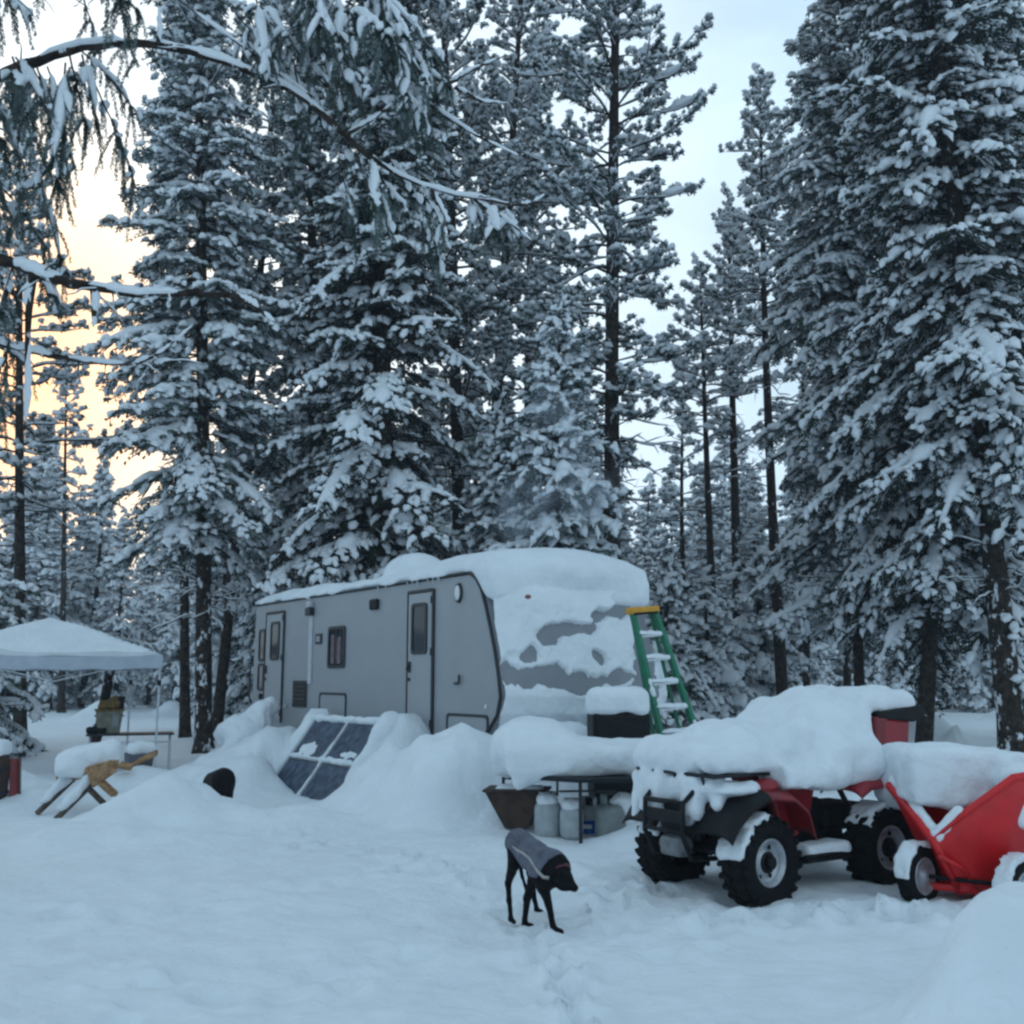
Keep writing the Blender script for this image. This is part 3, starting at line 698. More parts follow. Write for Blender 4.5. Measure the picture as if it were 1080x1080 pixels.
# ------------------------------------------------------------------ travel trailer
def rotm(ax_, deg): return Matrix.Rotation(R(deg), 3, ax_)
TRW = 2.6; TRL = 7.42; TFL = .72; TRZ = 3.0
PROF = [(-.44, 1.02), (-.62, 1.2), (-.69, 1.42), (-.64, 1.71), (-.56, 2.0), (-.47, 2.26), (-.37, 2.52), (-.26, 2.76), (-.14, 2.9), (.02, 2.99)]
def px_at(z):  # nose profile
    zs = [p[1] for p in PROF]; xs = [p[0] for p in PROF]
    return np.interp(z, zs, xs)
tr = empty('travel_trailer', (TF.x, TF.y, 0), math.atan2(TD[1], TD[0]), "long grey travel trailer with a thick load of snow on roof and nose", 'trailer')
def trailer():
    # body side, rear and roof (prism of the side outline)
    outl = [(.2, TFL), (-.25, .86)] + PROF + [(.16, 3.02), (TRL - .12, TRZ), (TRL, TRZ - .12), (TRL + .03, 1.2), (TRL - .15, TFL)]
    mb = MB(); mb.prism([(x, z) for x, z in outl], 'y', -TRW, 0); mb.build('body', 'panel', tr)
    # nose cap: bulged sheet in front of the prism
    nt_, nz_ = 60, 60
    zz = np.linspace(.86, 3.0, nz_); tt = np.linspace(0, 1, nt_)
    def cap_pt(t, z, off=0.):
        x = px_at(z) if np.isscalar(z) else np.interp(z, [.86] + [p[1] for p in PROF], [-.25] + [p[0] for p in PROF])
        b = .24 * (1 - np.abs(2 * t - 1) ** 3.2)
        return x - b * np.clip((3.05 - z) / .5, 0.2, 1) - .012 - off, -t * TRW
    T_, Z_ = np.meshgrid(tt, zz); X_, Y_ = cap_pt(T_, Z_)
    V = np.stack([X_, Y_, Z_], -1).reshape(-1, 3)
    i = np.arange(nz_ - 1)[:, None] * nt_; j = np.arange(nt_ - 1)[None]
    Q = np.stack([i + j, i + j + 1, i + nt_ + j + 1, i + nt_ + j], -1).reshape(-1, 4)
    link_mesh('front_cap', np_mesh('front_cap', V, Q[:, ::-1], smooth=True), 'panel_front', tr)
    # clinging snow on the nose, torn off in places
    n1, n2 = 150, 130
    tt = np.linspace(.004, 1.03, n1); zz = np.linspace(1.0, 3.05, n2); T_, Z_ = np.meshgrid(tt, zz)
    X0, Y0 = cap_pt(np.clip(T_, 0, 1), Z_); Y0 = -T_ * TRW
    ca, sa = TD; Wx = TF.x + X0 * ca - Y0 * sa; Wy = TF.y + X0 * sa + Y0 * ca
    u, v = proj(np.stack([Wx, Wy, Z_], -1).reshape(-1, 3)); u = u.reshape(Z_.shape); v = v.reshape(Z_.shape)
    m = np.ones_like(u)
    wn = np.stack([u * .075, v * .045, 0 * u], -1); rough = fbm(wn, 77, 4)
    def bare(cx, cy, rx, ry, a=0.):
        dx, dy = u - cx, v - cy; c, s = math.cos(R(a)), math.sin(R(a))
        q = np.hypot((dx * c + dy * s) / rx, (-dx * s + dy * c) / ry); return q - 1 + .55 * rough
    for bb in ((598, 664, 24, 6, -4), (574, 673, 9, 8, 30), (640, 648, 24, 6, -8), (655, 636, 12, 6), (556, 692, 17, 9, -20), (629, 694, 4, 9, -40), (548, 713, 20, 11, 20), (600, 720, 44, 9, 6), (572, 714, 26, 9),
               (652, 716, 28, 7, -10), (681, 690, 12, 55, -8), (676, 735, 16, 40),):
        m = np.minimum(m, bare(*bb) * 1.2)
    m = np.minimum(m, (u - np.interp(v, [600, 640, 700, 740], [497, 516, 524, 529]) + 1) / 8 + .35 + .25 * rough)
    topl = np.clip((Z_ - 2.2) / .8, 0, 1)
    th = np.clip(m, -.2, .45) * (.075 + .30 * topl ** 1.5) * 1.6 + .012 * fbm(wn * 2.5, 5, 3)
    th = np.where(m <= 0, np.minimum(th, -.03), th)
    V = np.stack([X0 - th, Y0, Z_ + .25 * np.maximum(th, 0)], -1).reshape(-1, 3)
    i = np.arange(n2 - 1)[:, None] * n1; j = np.arange(n1 - 1)[None]
    Q = np.stack([i + j, i + j + 1, i + n1 + j + 1, i + n1 + j], -1).reshape(-1, 4)
    keep = (np.stack([th.ravel()[Q[:, k]] for k in range(4)], 1) > -.028).any(1)
    link_mesh('nose_snow', np_mesh('nose_snow', V, Q[keep][:, ::-1], smooth=True), 'snow', tr)
    # roof snow
    def roof(P):
        x, y, z = P[..., 0], P[..., 1], P[..., 2]
        hgt = .20 + .10 * np.exp(-((x - .5) / .9) ** 2) + .05 * fbm(P * .8, 3, 2) + .02 * np.exp(-((x - 6.8) / .5) ** 2)
        d = d_box(P, (TRL / 2 - .23, -TRW / 2, 3.0), (TRL / 2 + .33, TRW / 2 + .05, .40), .12)
        d = np.maximum(d, (z - 3.0 - hgt) * .8)
        e = np.minimum(np.minimum(x + .50, TRL + .08 - x), np.minimum(-y + .05, y + TRW + .10))
        d = np.maximum(d, (z - 3.0 - hgt * np.sqrt(np.clip(e / .26, 0, 1)) ) * .7)
        d = smin(d, d_ell(P, (2.75, -.75, 3.2), (.55, .5, .36)), .05)
        d = smin(d, d_ell(P, (.0, -1.35, 3.03), (.72, 1.22, .36)), .15)
        d = np.maximum(d, 2.985 + .035 * fbm(P * 2.2, 8, 2) - z + np.where(x < -.05, (x + .05) * 1.0, 0))
        return d + .012 * fbm(P * 3.5, 4, 2)
    link_mesh('roof_snow', sdf_mesh('roof_snow', roof, (-.9, -TRW - .25, 2.2), (TRL + .3, .25, 3.75), .05), 'snow', tr)
    # black edge trim along nose and roof, awning rail
    mb = MB(); mb.tube([(x, .012, z) for x, z in PROF], .024, 8); mb.tube([(.02, .012, 2.985), (TRL, .012, 2.985)], .022, 8); mb.build('edge_trim', 'trim', tr)
    mb = MB(); mb.box((.0, .012, 1.02), (.02, .02, .02), 0); mb.tube([(-.44, .012, 1.02), (-.1, .012, .8), (.3, .012, .76)], .022, 8); mb.build('lower_trim', 'trim', tr)
    for k in range(9):
        mb = MB(); l = random.uniform(.05, .16); x = random.uniform(.6, 2.6)
        mb.tube([(x, .035, 2.99), (x, .035, 2.99 - l)], [.012, .002], 6); mb.build('icicle', 'white_metal', tr)
    def frame(name, x0, x1, z0, z1, w_, m, par, d=.02, y=0.0, r=.06):
        """rounded rectangular ring standing proud of the wall"""
        pts = []
        for cx, cz, a0 in ((x1 - r, z1 - r, 0), (x0 + r, z1 - r, 90), (x0 + r, z0 + r, 180), (x1 - r, z0 + r, 270)):
            for k in range(5):
                a = R(a0 + k * 22.5); pts.append((cx + r * math.cos(a), cz + r * math.sin(a)))
        b = MB(); n = len(pts); cxm, czm = (x0 + x1) / 2, (z0 + z1) / 2
        sx = 1 - w_ / ((x1 - x0) / 2); sz = 1 - w_ / ((z1 - z0) / 2)
        ins = [(cxm + (p[0] - cxm) * sx, czm + (p[1] - czm) * sz) for p in pts]
        vs_ = [[b.bm.verts.new((p[0], yy, p[1])) for p in L] for L, yy in ((pts, y), (pts, y + d), (ins, y + d), (ins, y))]
        for a in range(3):
            for k in range(n):
                b.bm.faces.new((vs_[a][k], vs_[a][(k + 1) % n], vs_[a + 1][(k + 1) % n], vs_[a + 1][k]))
        bmesh.ops.recalc_face_normals(b.bm, faces=b.bm.faces)
        return b.build(name, m, par), ins
    def window(x0, x1, z0, z1, par, y=0., split=False, curt=False):
        o, ins = frame('window', x0, x1, z0, z1, .045, 'trim', par, .022, y)
        b = MB(); b.prism(ins, 'y', y + .003, y + .010); b.build('pane', 'glass', o if par is tr else par)
        if curt:
            b = MB(); xm = (x0 + x1) / 2
            b.box((xm + .14, y + .0115, (z0 + z1) / 2 - .03), (.11, .002, z1 - z0 - .2), 0); b.box((xm - .08, y + .0115, (z0 + z1) / 2 - .05), (.14, .002, z1 - z0 - .24), 0); b.build('curtain', 'curtain', o)
        if split:
            b = MB(); b.box(((x0 + x1) / 2, y + .016, (z0 + z1) / 2), (.03, .012, z1 - z0 - .08), .003); b.build('mullion', 'trim', o)
        return o
    for x0, x1, z0, z1, w0, w1, lb in ((.93, 1.62, .86, 2.83, (1.06, 1.48), (1.97, 2.67), None), (6.05, 6.86, .9, 2.8, (6.19, 6.59), (1.96, 2.64), None)):
        dr = MB(); dr.box(((x0 + x1) / 2, .010, (z0 + z1) / 2), (x1 - x0 - .06, .020, z1 - z0 - .05), .006); dro = dr.build('door', 'door', tr)
        f = MB(); f.box((x0 - .012, .014, (z0 + z1) / 2), (.05, .034, z1 - z0 + .03), .006); f.box((x1 + .0, .012, (z0 + z1) / 2), (.02, .024, z1 - z0 + .03), .004); f.box(((x0 + x1) / 2, .014, z1 + .005), (x1 - x0 - .04, .034, .045), .006)
        f.build('door_frame', 'trim', dro)
        window(w0[0], w0[1], w1[0], w1[1], dro, .0205)
        h = MB(); h.box((x1 - .085, .034, 1.80), (.075, .026, .15), .008); h.tube([(x1 - .1, .055, 1.83), (x1 - .06, .058, 1.76)], .014); h.build('handle', 'trim', dro)
        h = MB(); h.box((x1 - .085, .028, 1.63), (.05, .016, .05), .006); h.build('lock', 'trim', dro)
        for zz_ in (1.05, 2.0, 2.7):
            h = MB(); h.tube([(x0 + .015, .034, zz_ - .05), (x0 + .015, .034, zz_ + .05)], .011); h.build('hinge', 'trim', dro)
    window(3.6, 4.22, 1.8, 2.46, tr, 0, True, True)
    window(6.90, 7.19, 1.95, 2.53, tr); window(6.90, 7.19, 1.42, 1.91, tr)
    v = MB(); v.box((5.28, .011, 1.385), (.57, .022, .44), .01); vo = v.build('heater_vent', 'trim', tr)
    v = MB()
    for k in range(6): v.box((5.28, .026, 1.22 + k * .066), (.48, .012, .03), .003, rotm('X', 25))
    v.build('vent_slat', 'black', vo)
    for x0, x1, z0, z1 in ((3.52, 4.5, .9, 1.42), (-.42, .56, .84, 1.20)):
        o, ins = frame('storage_hatch', x0, x1, z0, z1, .035, 'trim', tr, .016); b = MB(); b.prism(ins, 'y', .002, .008); b.build('hatch_panel', 'panel', o)
        b = MB(); b.box(((x0 + x1) / 2, .014, z0 + .1), (.12, .014, .04), .004); b.build('latch', 'trim', o)
    b = MB(); b.box((4.9, .012, 2.2), (.13, .024, 1.30), .006); b.build('awning_arm', 'white_metal', tr)
    b = MB(); b.box((4.9, .045, 2.74), (.20, .09, .13), .015); lo = b.build('porch_light', 'trim', tr); b = MB(); b.box((4.9, .05, 2.86), (.15, .08, .10), .02); b.build('lamp_cover', 'white_metal', lo)
    b = MB(); b.box((4.58, .012, 2.28), (.24, .024, .17), .02); oo = b.build('outlet_box', 'trim', tr); b = MB(); b.box((4.58, .026, 2.28), (.13, .008, .09), .004); b.build('outlet_cover', 'panel', oo)
    b = MB(); b.box((2.62, .03, 2.73), (.25, .06, .16), .03); b.build('speaker', 'black', tr)
    b = MB(); b.lathe([(0, .03), (.09, .03), (.10, 0)], 20, Matrix.Translation((.28, .004, 2.745)) @ Matrix.Rotation(-math.pi / 2, 4, 'X') @ Matrix.Diagonal((.85, 1.35, 1, 1))); oo = b.build('side_light', 'trim', tr)
    b = MB(); b.ball((.28, .036, 2.745), (.062, .02, .10)); b.build('light_cover', 'white', oo)
    b = MB(); b.tube([(.36, .02, 1.58), (.26, .03, 1.58), (.22, .035, 1.60), (.22, .035, 1.69)], .016); b.build('hook', 'trim', tr)
    b = MB(); b.box((-.37, .01, 1.30), (.05, .02, .05), .01); b.build('marker_light', 'white', tr)
    p = cap_pt(.135, 2.63); b = MB(); b.ball((p[0] - .30, p[1], 2.645), (.05, .035, .028)); b.build('clearance_light', 'lens', tr)
    b = MB(); b.box((6.98, .03, 1.32), (.07, .06, .1), .01); b.build('water_inlet', 'trim', tr)
    b = MB(); b.tube([(TRL + .03, .0, 1.9), (TRL + .12, .02, 1.85), (TRL + .14, .02, 1.3), (TRL + .05, .01, 1.2)], .016); b.build('grab_rail', 'trim', tr)
    b = MB(); b.box((5.85, .025, 1.17), (.08, .05, .05), .01); b.build('drain_cap', 'white_metal', tr)
    # running gear, mostly buried
    b = MB(); b.box((TRL / 2, -TRW / 2, .62), (TRL - .8, TRW - .5, .18), .02); b.build('chassis', 'trim', tr)
    for yy in (-.25, -TRW + .25):
        for xx in (3.9, 4.8):
            b = MB(); b.lathe([(.12, -.1), (.34, -.1), (.37, -.05), (.37, .05), (.34, .1), (.12, .1), (.12, -.1)], 24, Matrix.Translation((xx, yy, .37)) @ Matrix.Rotation(math.pi / 2, 4, 'X')); b.build('wheel', 'rubber', tr)
    b = MB(); b.tube([(-.2, -.5, .6), (-1.5, -TRW / 2, .6)], .05, 6); b.tube([(-.2, -TRW + .5, .6), (-1.5, -TRW / 2, .6)], .05, 6); b.tube([(-1.4, -TRW / 2, .3), (-1.4, -TRW / 2, .95)], .035, 8); b.build('hitch', 'trim', tr)
    # flue where the stove smoke leaves
    b = MB(); b.tube([(2.0, -1.9, 2.9), (2.0, -1.9, 3.5)], .06, 12); b.build('flue_pipe', 'steel', tr)
trailer()

# ------------------------------------------------------------------ canopy tent with table
cv_c = np.array((-7.87, 17.6)); cv = empty('canopy_tent', (cv_c[0], cv_c[1], GZ(*cv_c)), math.atan2(.47, .88), "pale pop-up canopy tent sagging under snow at the left edge", 'canopy')
def canopy():
    hw = 1.6; e0 = 2.02 - cv.location.z; top = 2.76 - cv.location.z; n = 34
    g_ = np.linspace(-1, 1, n); X_, Y_ = np.meshgrid(g_, g_)
    r = np.maximum(np.abs(X_), np.abs(Y_)); rid = np.minimum(np.abs(X_), np.abs(Y_)) / np.maximum(r, 1e-6)
    Z_ = e0 + (top - e0) * (1 - r) - .035 * np.sin(np.pi * r) * (1 - rid ** 2) - .04 * (r ** 4) * (1 - rid ** 3)
    Z_ += .012 * fbm(np.stack([X_ * 3, Y_ * 3, 0 * X_], -1), 2)
    Z_ = Z_ - .10 * np.exp(-(r / .28) ** 2)
    def sheet(dz):
        return np.stack([X_ * hw, Y_ * hw, Z_ + dz], -1).reshape(-1, 3)
    i = np.arange(n - 1)[:, None] * n; j = np.arange(n - 1)[None]; Q = np.stack([i + j, i + j + 1, i + n + j + 1, i + n + j], -1).reshape(-1, 4)
    V = np.concatenate([sheet(0), sheet(-.012)]); Qa = np.concatenate([Q, Q[:, ::-1] + n * n])
    link_mesh('roof', np_mesh('roof', V, Qa, smooth=True), 'fabric', cv)
    # snow still lying on the roof
    sn = .022 + .014 * np.clip(fbm(np.stack([X_ * 1.7, Y_ * 1.7, 0 * X_], -1), 6), -1, 1) * (1 - r ** 6)
    V = np.stack([X_ * hw * .985, Y_ * hw * .985, Z_ + sn - .03 * r ** 12], -1).reshape(-1, 3)
    link_mesh('roof_snow', np_mesh('roof_snow', V, Q, smooth=True), 'snow', cv)
    b = MB()
    for a in range(4):
        m_ = Matrix.Rotation(a * math.pi / 2, 4, 'Z'); pts = []
        for k in range(13):
            t = -1 + k / 6; z = e0 - .04 * (1 - abs(t) ** 3)
            pts.append((t * hw, z))
        poly = [(x, z + .004) for x, z in pts] + [(x, z - .20 + .015 * math.sin(x * 9)) for x, z in reversed(pts)]
        q = bmesh.new(); A = [q.verts.new((p[0], hw + .004, p[1])) for p in poly]; B = [q.verts.new((p[0], hw - .006, p[1])) for p in poly]
        h = len(pts)
        for S_ in (A, B):
            for k in range(h - 1): q.faces.new((S_[k], S_[k + 1], S_[2 * h - 2 - k], S_[2 * h - 1 - k]))
        for k in range(2 * h): q.faces.new((A[k], A[(k + 1) % (2 * h)], B[(k + 1) % (2 * h)], B[k]))
        bmesh.ops.recalc_face_normals(q, faces=q.faces); b._merge(q, m_)
    b.build('valance', 'fabric_edge', cv)
    for sx in (-1, 1):
        for sy in (-1, 1):
            b = MB(); p = (sx * (hw - .03), sy * (hw - .03)); b.box((*p, e0 / 2 - .1), (.032, .032, e0 + .2), .004); lg = b.build('leg', 'white_metal', cv)
            b = MB(); b.box((*p, e0 - .45), (.055, .055, .09), .006); b.build('slider', 'black', lg)
    b = MB()
    for sx in (-1, 1):
        b.tube([(sx * (hw - .03), -hw, e0 - .05), (sx * (hw - .03), 0, e0 - .42), (sx * (hw - .03), hw, e0 - .05)], .011, 6); b.tube([(-hw, sx * (hw - .03), e0 - .05), (0, sx * (hw - .03), e0 - .42), (hw, sx * (hw - .03), e0 - .05)], .011, 6)
    b.build('truss', 'white_metal', cv)
canopy()
def table_frame(root, Lx, Ly, H, m, top, th=.03):
    b = MB(); b.box((0, 0, H - th / 2), (Lx, Ly, th), .008); b.build('tabletop', top, root)
    for sx in (-1, 1):
        for sy in (-1, 1):
            b = MB(); b.tube([(sx * (Lx / 2 - .06), sy * (Ly / 2 - .06), H - th - .002), (sx * (Lx / 2 - .05), sy * (Ly / 2 - .05), -.15)], .014, 8); b.build('leg', m, root)
    b = MB()
    for sx in (-1, 1): b.tube([(sx * (Lx / 2 - .056), -Ly / 2 + .06, .3), (sx * (Lx / 2 - .056), Ly / 2 - .06, .3)], .011, 6)
    b.tube([(-Lx / 2 + .06, -Ly / 2 + .055, H - .14), (Lx / 2 - .06, -Ly / 2 + .055, H - .14)], .011, 6)
    b.build('brace', m, root)
p = at(138, 772, 17.4); z0 = GZ(p.x, p.y)
ct = empty('folding_table', (p.x, p.y, z0), R(20), "grey folding table carrying a beige bin under the canopy tent", 'table'); table_frame(ct, 1.36, .6, .74 + (.0 - z0) * .9, 'white_metal', 'steel')
tz = z0 + .74 - .9 * z0
p2 = at(115, 757, 17.4)
bb = empty('storage_bin', (p2.x, p2.y, tz), R(24), "beige storage bin with a dark rim standing on the table under the canopy", 'bin')
b = MB(); b.prism([(-.17, 0), (.17, 0), (.21, .36), (-.21, .36)], 'y', -.15, .15, None, .012); b.build('body', 'beige', bb)
b = MB(); b.box((0, 0, .375), (.46, .34, .03), .008); b.build('rim', 'olive', bb)
b = MB(); b.box((.09, -.155, .2), (.1, .012, .2), .004); b.build('label_patch', 'tank_grey', bb)
for sx in (-1, 1):
    b = MB(); b.box((sx * .215, 0, .28), (.03, .12, .03), .008); b.build('handle', 'tank_grey', bb)
sk_ = empty('folded_tarp', (p2.x + .02, p2.y, tz + .392), R(24), "crumpled ochre and dark cloth heaped on the beige bin under the canopy", 'tarp')
link_mesh('cloth', sdf_mesh('cloth', lambda P: smin(d_box(P, (-.03, 0, .07), (.16, .12, .07), .04), d_ell(P, (.06, .02, .12), (.09, .1, .1)), .06) + .025 * fbm(P * 14, 3), (-.3, -.25, -.03), (.3, .25, .32), .02), 'olive', sk_)
link_mesh('dark_fold', sdf_mesh('dark_fold', lambda P: d_box(P, (.15, 0, .1), (.055, .1, .1), .03) + .02 * fbm(P * 16, 5), (.0, -.2, -.03), (.3, .2, .3), .02), 'black', sk_)
p3 = at(103, 768, 17.3); bt = empty('tool_bag', (p3.x, p3.y, tz), R(10), "flat dark tool bag lying at the left end of the canopy table", 'bag')
link_mesh('bag_body', sdf_mesh('bag', lambda P: d_box(P, (0, 0, .05), (.16, .12, .05), .03) + .012 * fbm(P * 10, 3), (-.25, -.2, -.05), (.25, .2, .2), .02), 'black', bt)
b = MB(); b.tube([(-.08, 0, .09), (-.05, 0, .14), (.05, 0, .14), (.08, 0, .09)], .012, 6); b.build('handle', 'steel', bt)
# drooping stove pipe / leaning trunk seen behind the bin: a stump post
p = at(108, 735, 19.6); sp = empty('leaning_post', (p.x, p.y, GZ(p.x, p.y)), 0, "short dark post leaning right behind the bin under the canopy", 'post')
b = MB(); b.tube([(-.25, 0, -.2), (.0, 0, .7), (.12, 0, 1.75)], [.11, .10, .085], 10); b.build('stem', 'bark_snowy', sp)

# ------------------------------------------------------------------ sawhorse with log, red board, barrel at the left
p = at(84, 840, 12.6); z0 = GZ(p.x, p.y); sh = empty('sawhorse', (p.x, p.y, z0), R(12), "rough wooden sawhorse tipped over in the snow at lower left", 'sawhorse')
def wpt(px, py, Y): q = at(px, py, Y); return sh.matrix_basis.inverted() @ q
def board(root, name, a, b_, w_, t_, m):
    a = Vector(a); b_ = Vector(b_); d = (b_ - a); l = d.length; q = d.to_track_quat('X', 'Z').to_matrix()
    k = MB(); k.box((a + b_) / 2, (l, w_, t_), .008, q); return k.build(name, m, root)
board(sh, 'top_beam', wpt(64, 822, 12.9), wpt(121, 806, 12.3), .13, .10, 'wood')
board(sh, 'end_plate', wpt(96, 824, 12.4), wpt(119, 808, 12.25), .05, .16, 'wood')
board(sh, 'leg', wpt(78, 821, 12.8), wpt(39, 858, 12.3), .06, .05, 'wood_dark')
board(sh, 'leg', wpt(98, 826, 12.5), wpt(59, 864, 12.0), .06, .05, 'wood_dark')
board(sh, 'leg', wpt(101, 820, 12.42), wpt(121, 838, 12.25), .09, .06, 'wood')
board(sh, 'leg', wpt(94, 832, 12.55), wpt(110, 848, 12.4), .06, .05, 'wood_dark')
c = wpt(92, 800, 12.65)
snow_block('snow_cap', sh, c, (.37, .17, .15), .11, .075, 5, .025, rotm('Y', -8), 3)
for a, b_ in (((74, 822, 12.75), (45, 850, 12.4)), ((92, 828, 12.48), (64, 857, 12.05))):
    A = wpt(*a) + Vector((0, 0, .05)); B = wpt(*b_) + Vector((0, 0, .05))
    link_mesh('leg_snow', sdf_mesh('leg_snow', lambda P: d_cap(P, A, B, .065, .045) + .015 * fbm(P * 8, 3), np.minimum(A, B) - .15, np.maximum(A, B) + .15, .02), 'snow', sh)
p = at(-8, 826, 13.2); z0 = GZ(p.x, p.y); br = empty('barrel', (p.x, p.y, z0 - .1), 0, "dark brown barrel cut off by the left edge of the photo", 'barrel')
b = MB(); b.lathe([(0, 0), (.16, 0), (.185, .2), (.185, .42), (.165, .62), (0, .62)], 24); b.build('body', 'brown', br)
for pr in ([(.188, .14), (.196, .15), (.196, .18), (.189, .19)], [(.185, .43), (.192, .44), (.19, .47), (.182, .48)]):
    b = MB(); b.lathe(pr, 24); b.build('hoop', 'steel', br)
snow_block('snow_cap', br, (0, 0, .70), (.17, .17, .10), .09, .02, 3, .025)
p = at(14, 822, 13.25); z0 = GZ(p.x, p.y); rb = empty('red_board', (p.x, p.y, z0 - .05), 0, "faded red board with a darker edge leaning beside the brown barrel", 'board')
board(rb, 'panel', (.03, 0, 0), (-.05, .1, .50), .12, .02, 'red_dark'); board(rb, 'edge_strip', (.10, 0, 0), (.02, .1, .51), .025, .03, 'wood_dark')
# planks and buried gear by the canopy table
for px, py, Y, l, a, lb in ((152, 800, 15.6, .42, 25, "short brown plank poking out of the snow below the canopy table"), (129, 807, 15.2, .30, -12, "sliver of reddish wood in the snow left of the brown plank")):
    p = at(px, py, Y); o = MB(); o.box((0, 0, 0), (l, .12, .05), .01, (rotm('Y', -a) @ rotm('X', 30))); ob = o.build('plank', 'wood'); ob.location = p; tag(ob, lb, 'plank')
p = at(147, 790, 15.8); cb = empty('storage_crate', (p.x, p.y, GZ(p.x, p.y) - .05), R(30), "grey plastic crate half buried beneath the canopy table's right end", 'crate')
b = MB(); b.prism([(-.16, 0), (.16, 0), (.19, .30), (-.19, .30)], 'y', -.18, .18, None, .02); b.build('body', 'coat', cb)
snow_block('snow_cap', cb, (.02, 0, .36), (.20, .17, .09), .08, .05, 8, .025)
# long thing under snow left of the trailer's rear: a snowed-in plank ramp
p = at(258, 775, 17.2); lg = empty('fallen_log', (p.x, p.y, GZ(p.x, p.y)), 0, "snow-covered log slanting up left of the trailer's rear door", 'log')
A = at(238, 806, 16.6) - lg.location; B = at(283, 752, 17.6) - lg.location
b = MB(); b.tube([A, (A + B) / 2 + Vector((0, 0, .03)), B], [.13, .12, .11], 12); b.build('trunk', 'wood_dark', lg)
link_mesh('snow_cap', sdf_mesh('snow_cap', lambda P: smin(d_cap(P, A + Vector((-.05, .05, .10)), B + Vector((-.05, .05, .10)), .15, .17), d_ell(P, (A + B) * .5 + Vector((-.15, .1, .05)), (.4, .35, .22)), .2) + .10 * fbm(P * 2.6, 4), np.minimum(A, B) - .5, np.maximum(A, B) + .6, .035), 'snow', lg)

# ------------------------------------------------------------------ leaning frame of four dark panes in a snow bank
pf = empty('pane_frame', (PB[0], PB[1], 0), math.atan2(-TD[1], -TD[0]), "leaning frame of four dark glass panes half buried in the snow bank", 'panes')
def panes():
    tl = math.atan2(PRISE, PRUN); Ls = math.hypot(PRISE, PRUN)
    # local: x along lower edge (towards camera end), y inwards; build in plane then tilt
    Mx = Matrix.Rotation(tl, 4, 'X')
    def pl(x, s): return (x, s)
    cols = ((.06, 1.12), (1.20, 2.24)); rows = ((.02, .57), (.67, Ls - .03))
    for c0, c1 in cols:
        for r0, r1 in rows:
            b = MB(); b.box(((c0 + c1) / 2, (r0 + r1) / 2, .012), (c1 - c0 - .0, r1 - r0, .024), .004); o = b.build('pane', 'pane', pf)
            for v in o.data.vertices: v.co = Mx @ v.co
    b = MB()
    for c in (.02, 1.16, 2.28): b.box((c, Ls / 2, .02), (.06, Ls + .05, .05), .008)
    for r in (-.02, .62, Ls + .0): b.box((1.15, r, .026), (2.24, .06, .044), .008)
    o = b.build('frame', 'white_metal', pf)
    for v in o.data.vertices: v.co = Mx @ v.co
    # snow left along bars and rim
    def fn(P):
        q = P @ np.array(Mx.to_3x3())
        d = d_cap(q, (1.16, .0, .035), (1.16, Ls, .035), .024, .030)
        d = smin(d, d_cap(q, (0, .625, .04), (2.32, .625, .04), .030, .034), .03)
        d = smin(d, d_cap(q, (-.05, Ls + .02, .03), (2.37, Ls + .03, .04), .05, .07), .05)
        d = smin(d, d_cap(q, (2.36, -.1, .0), (2.43, Ls, .07), .08, .15), .10)
        d = smin(d, d_cap(q, (-.06, -.1, .0), (-.06, Ls, .02), .05, .07), .08)
        d = smin(d, d_cap(q, (-.1, -.05, -.01), (2.42, -.06, .0), .06, .07), .08)
        d = smin(d, d_ell(q, (.60, .79, .0), (.42, .13, .030)), .03); d = smin(d, d_ell(q, (1.75, .76, .0), (.25, .06, .026)), .03)
        return d + .022 * fbm(P * 5, 12)
    link_mesh('frame_snow', sdf_mesh('frame_snow', fn, (-.35, -.3, -.25), (2.8, 1.2, 1.4), .025), 'snow', pf)
    b = MB(); b.tube([(2.0, .05, .0), (2.12, -.08, .05)], .03, 8); b.build('foot_clip', 'steel', pf)
panes()
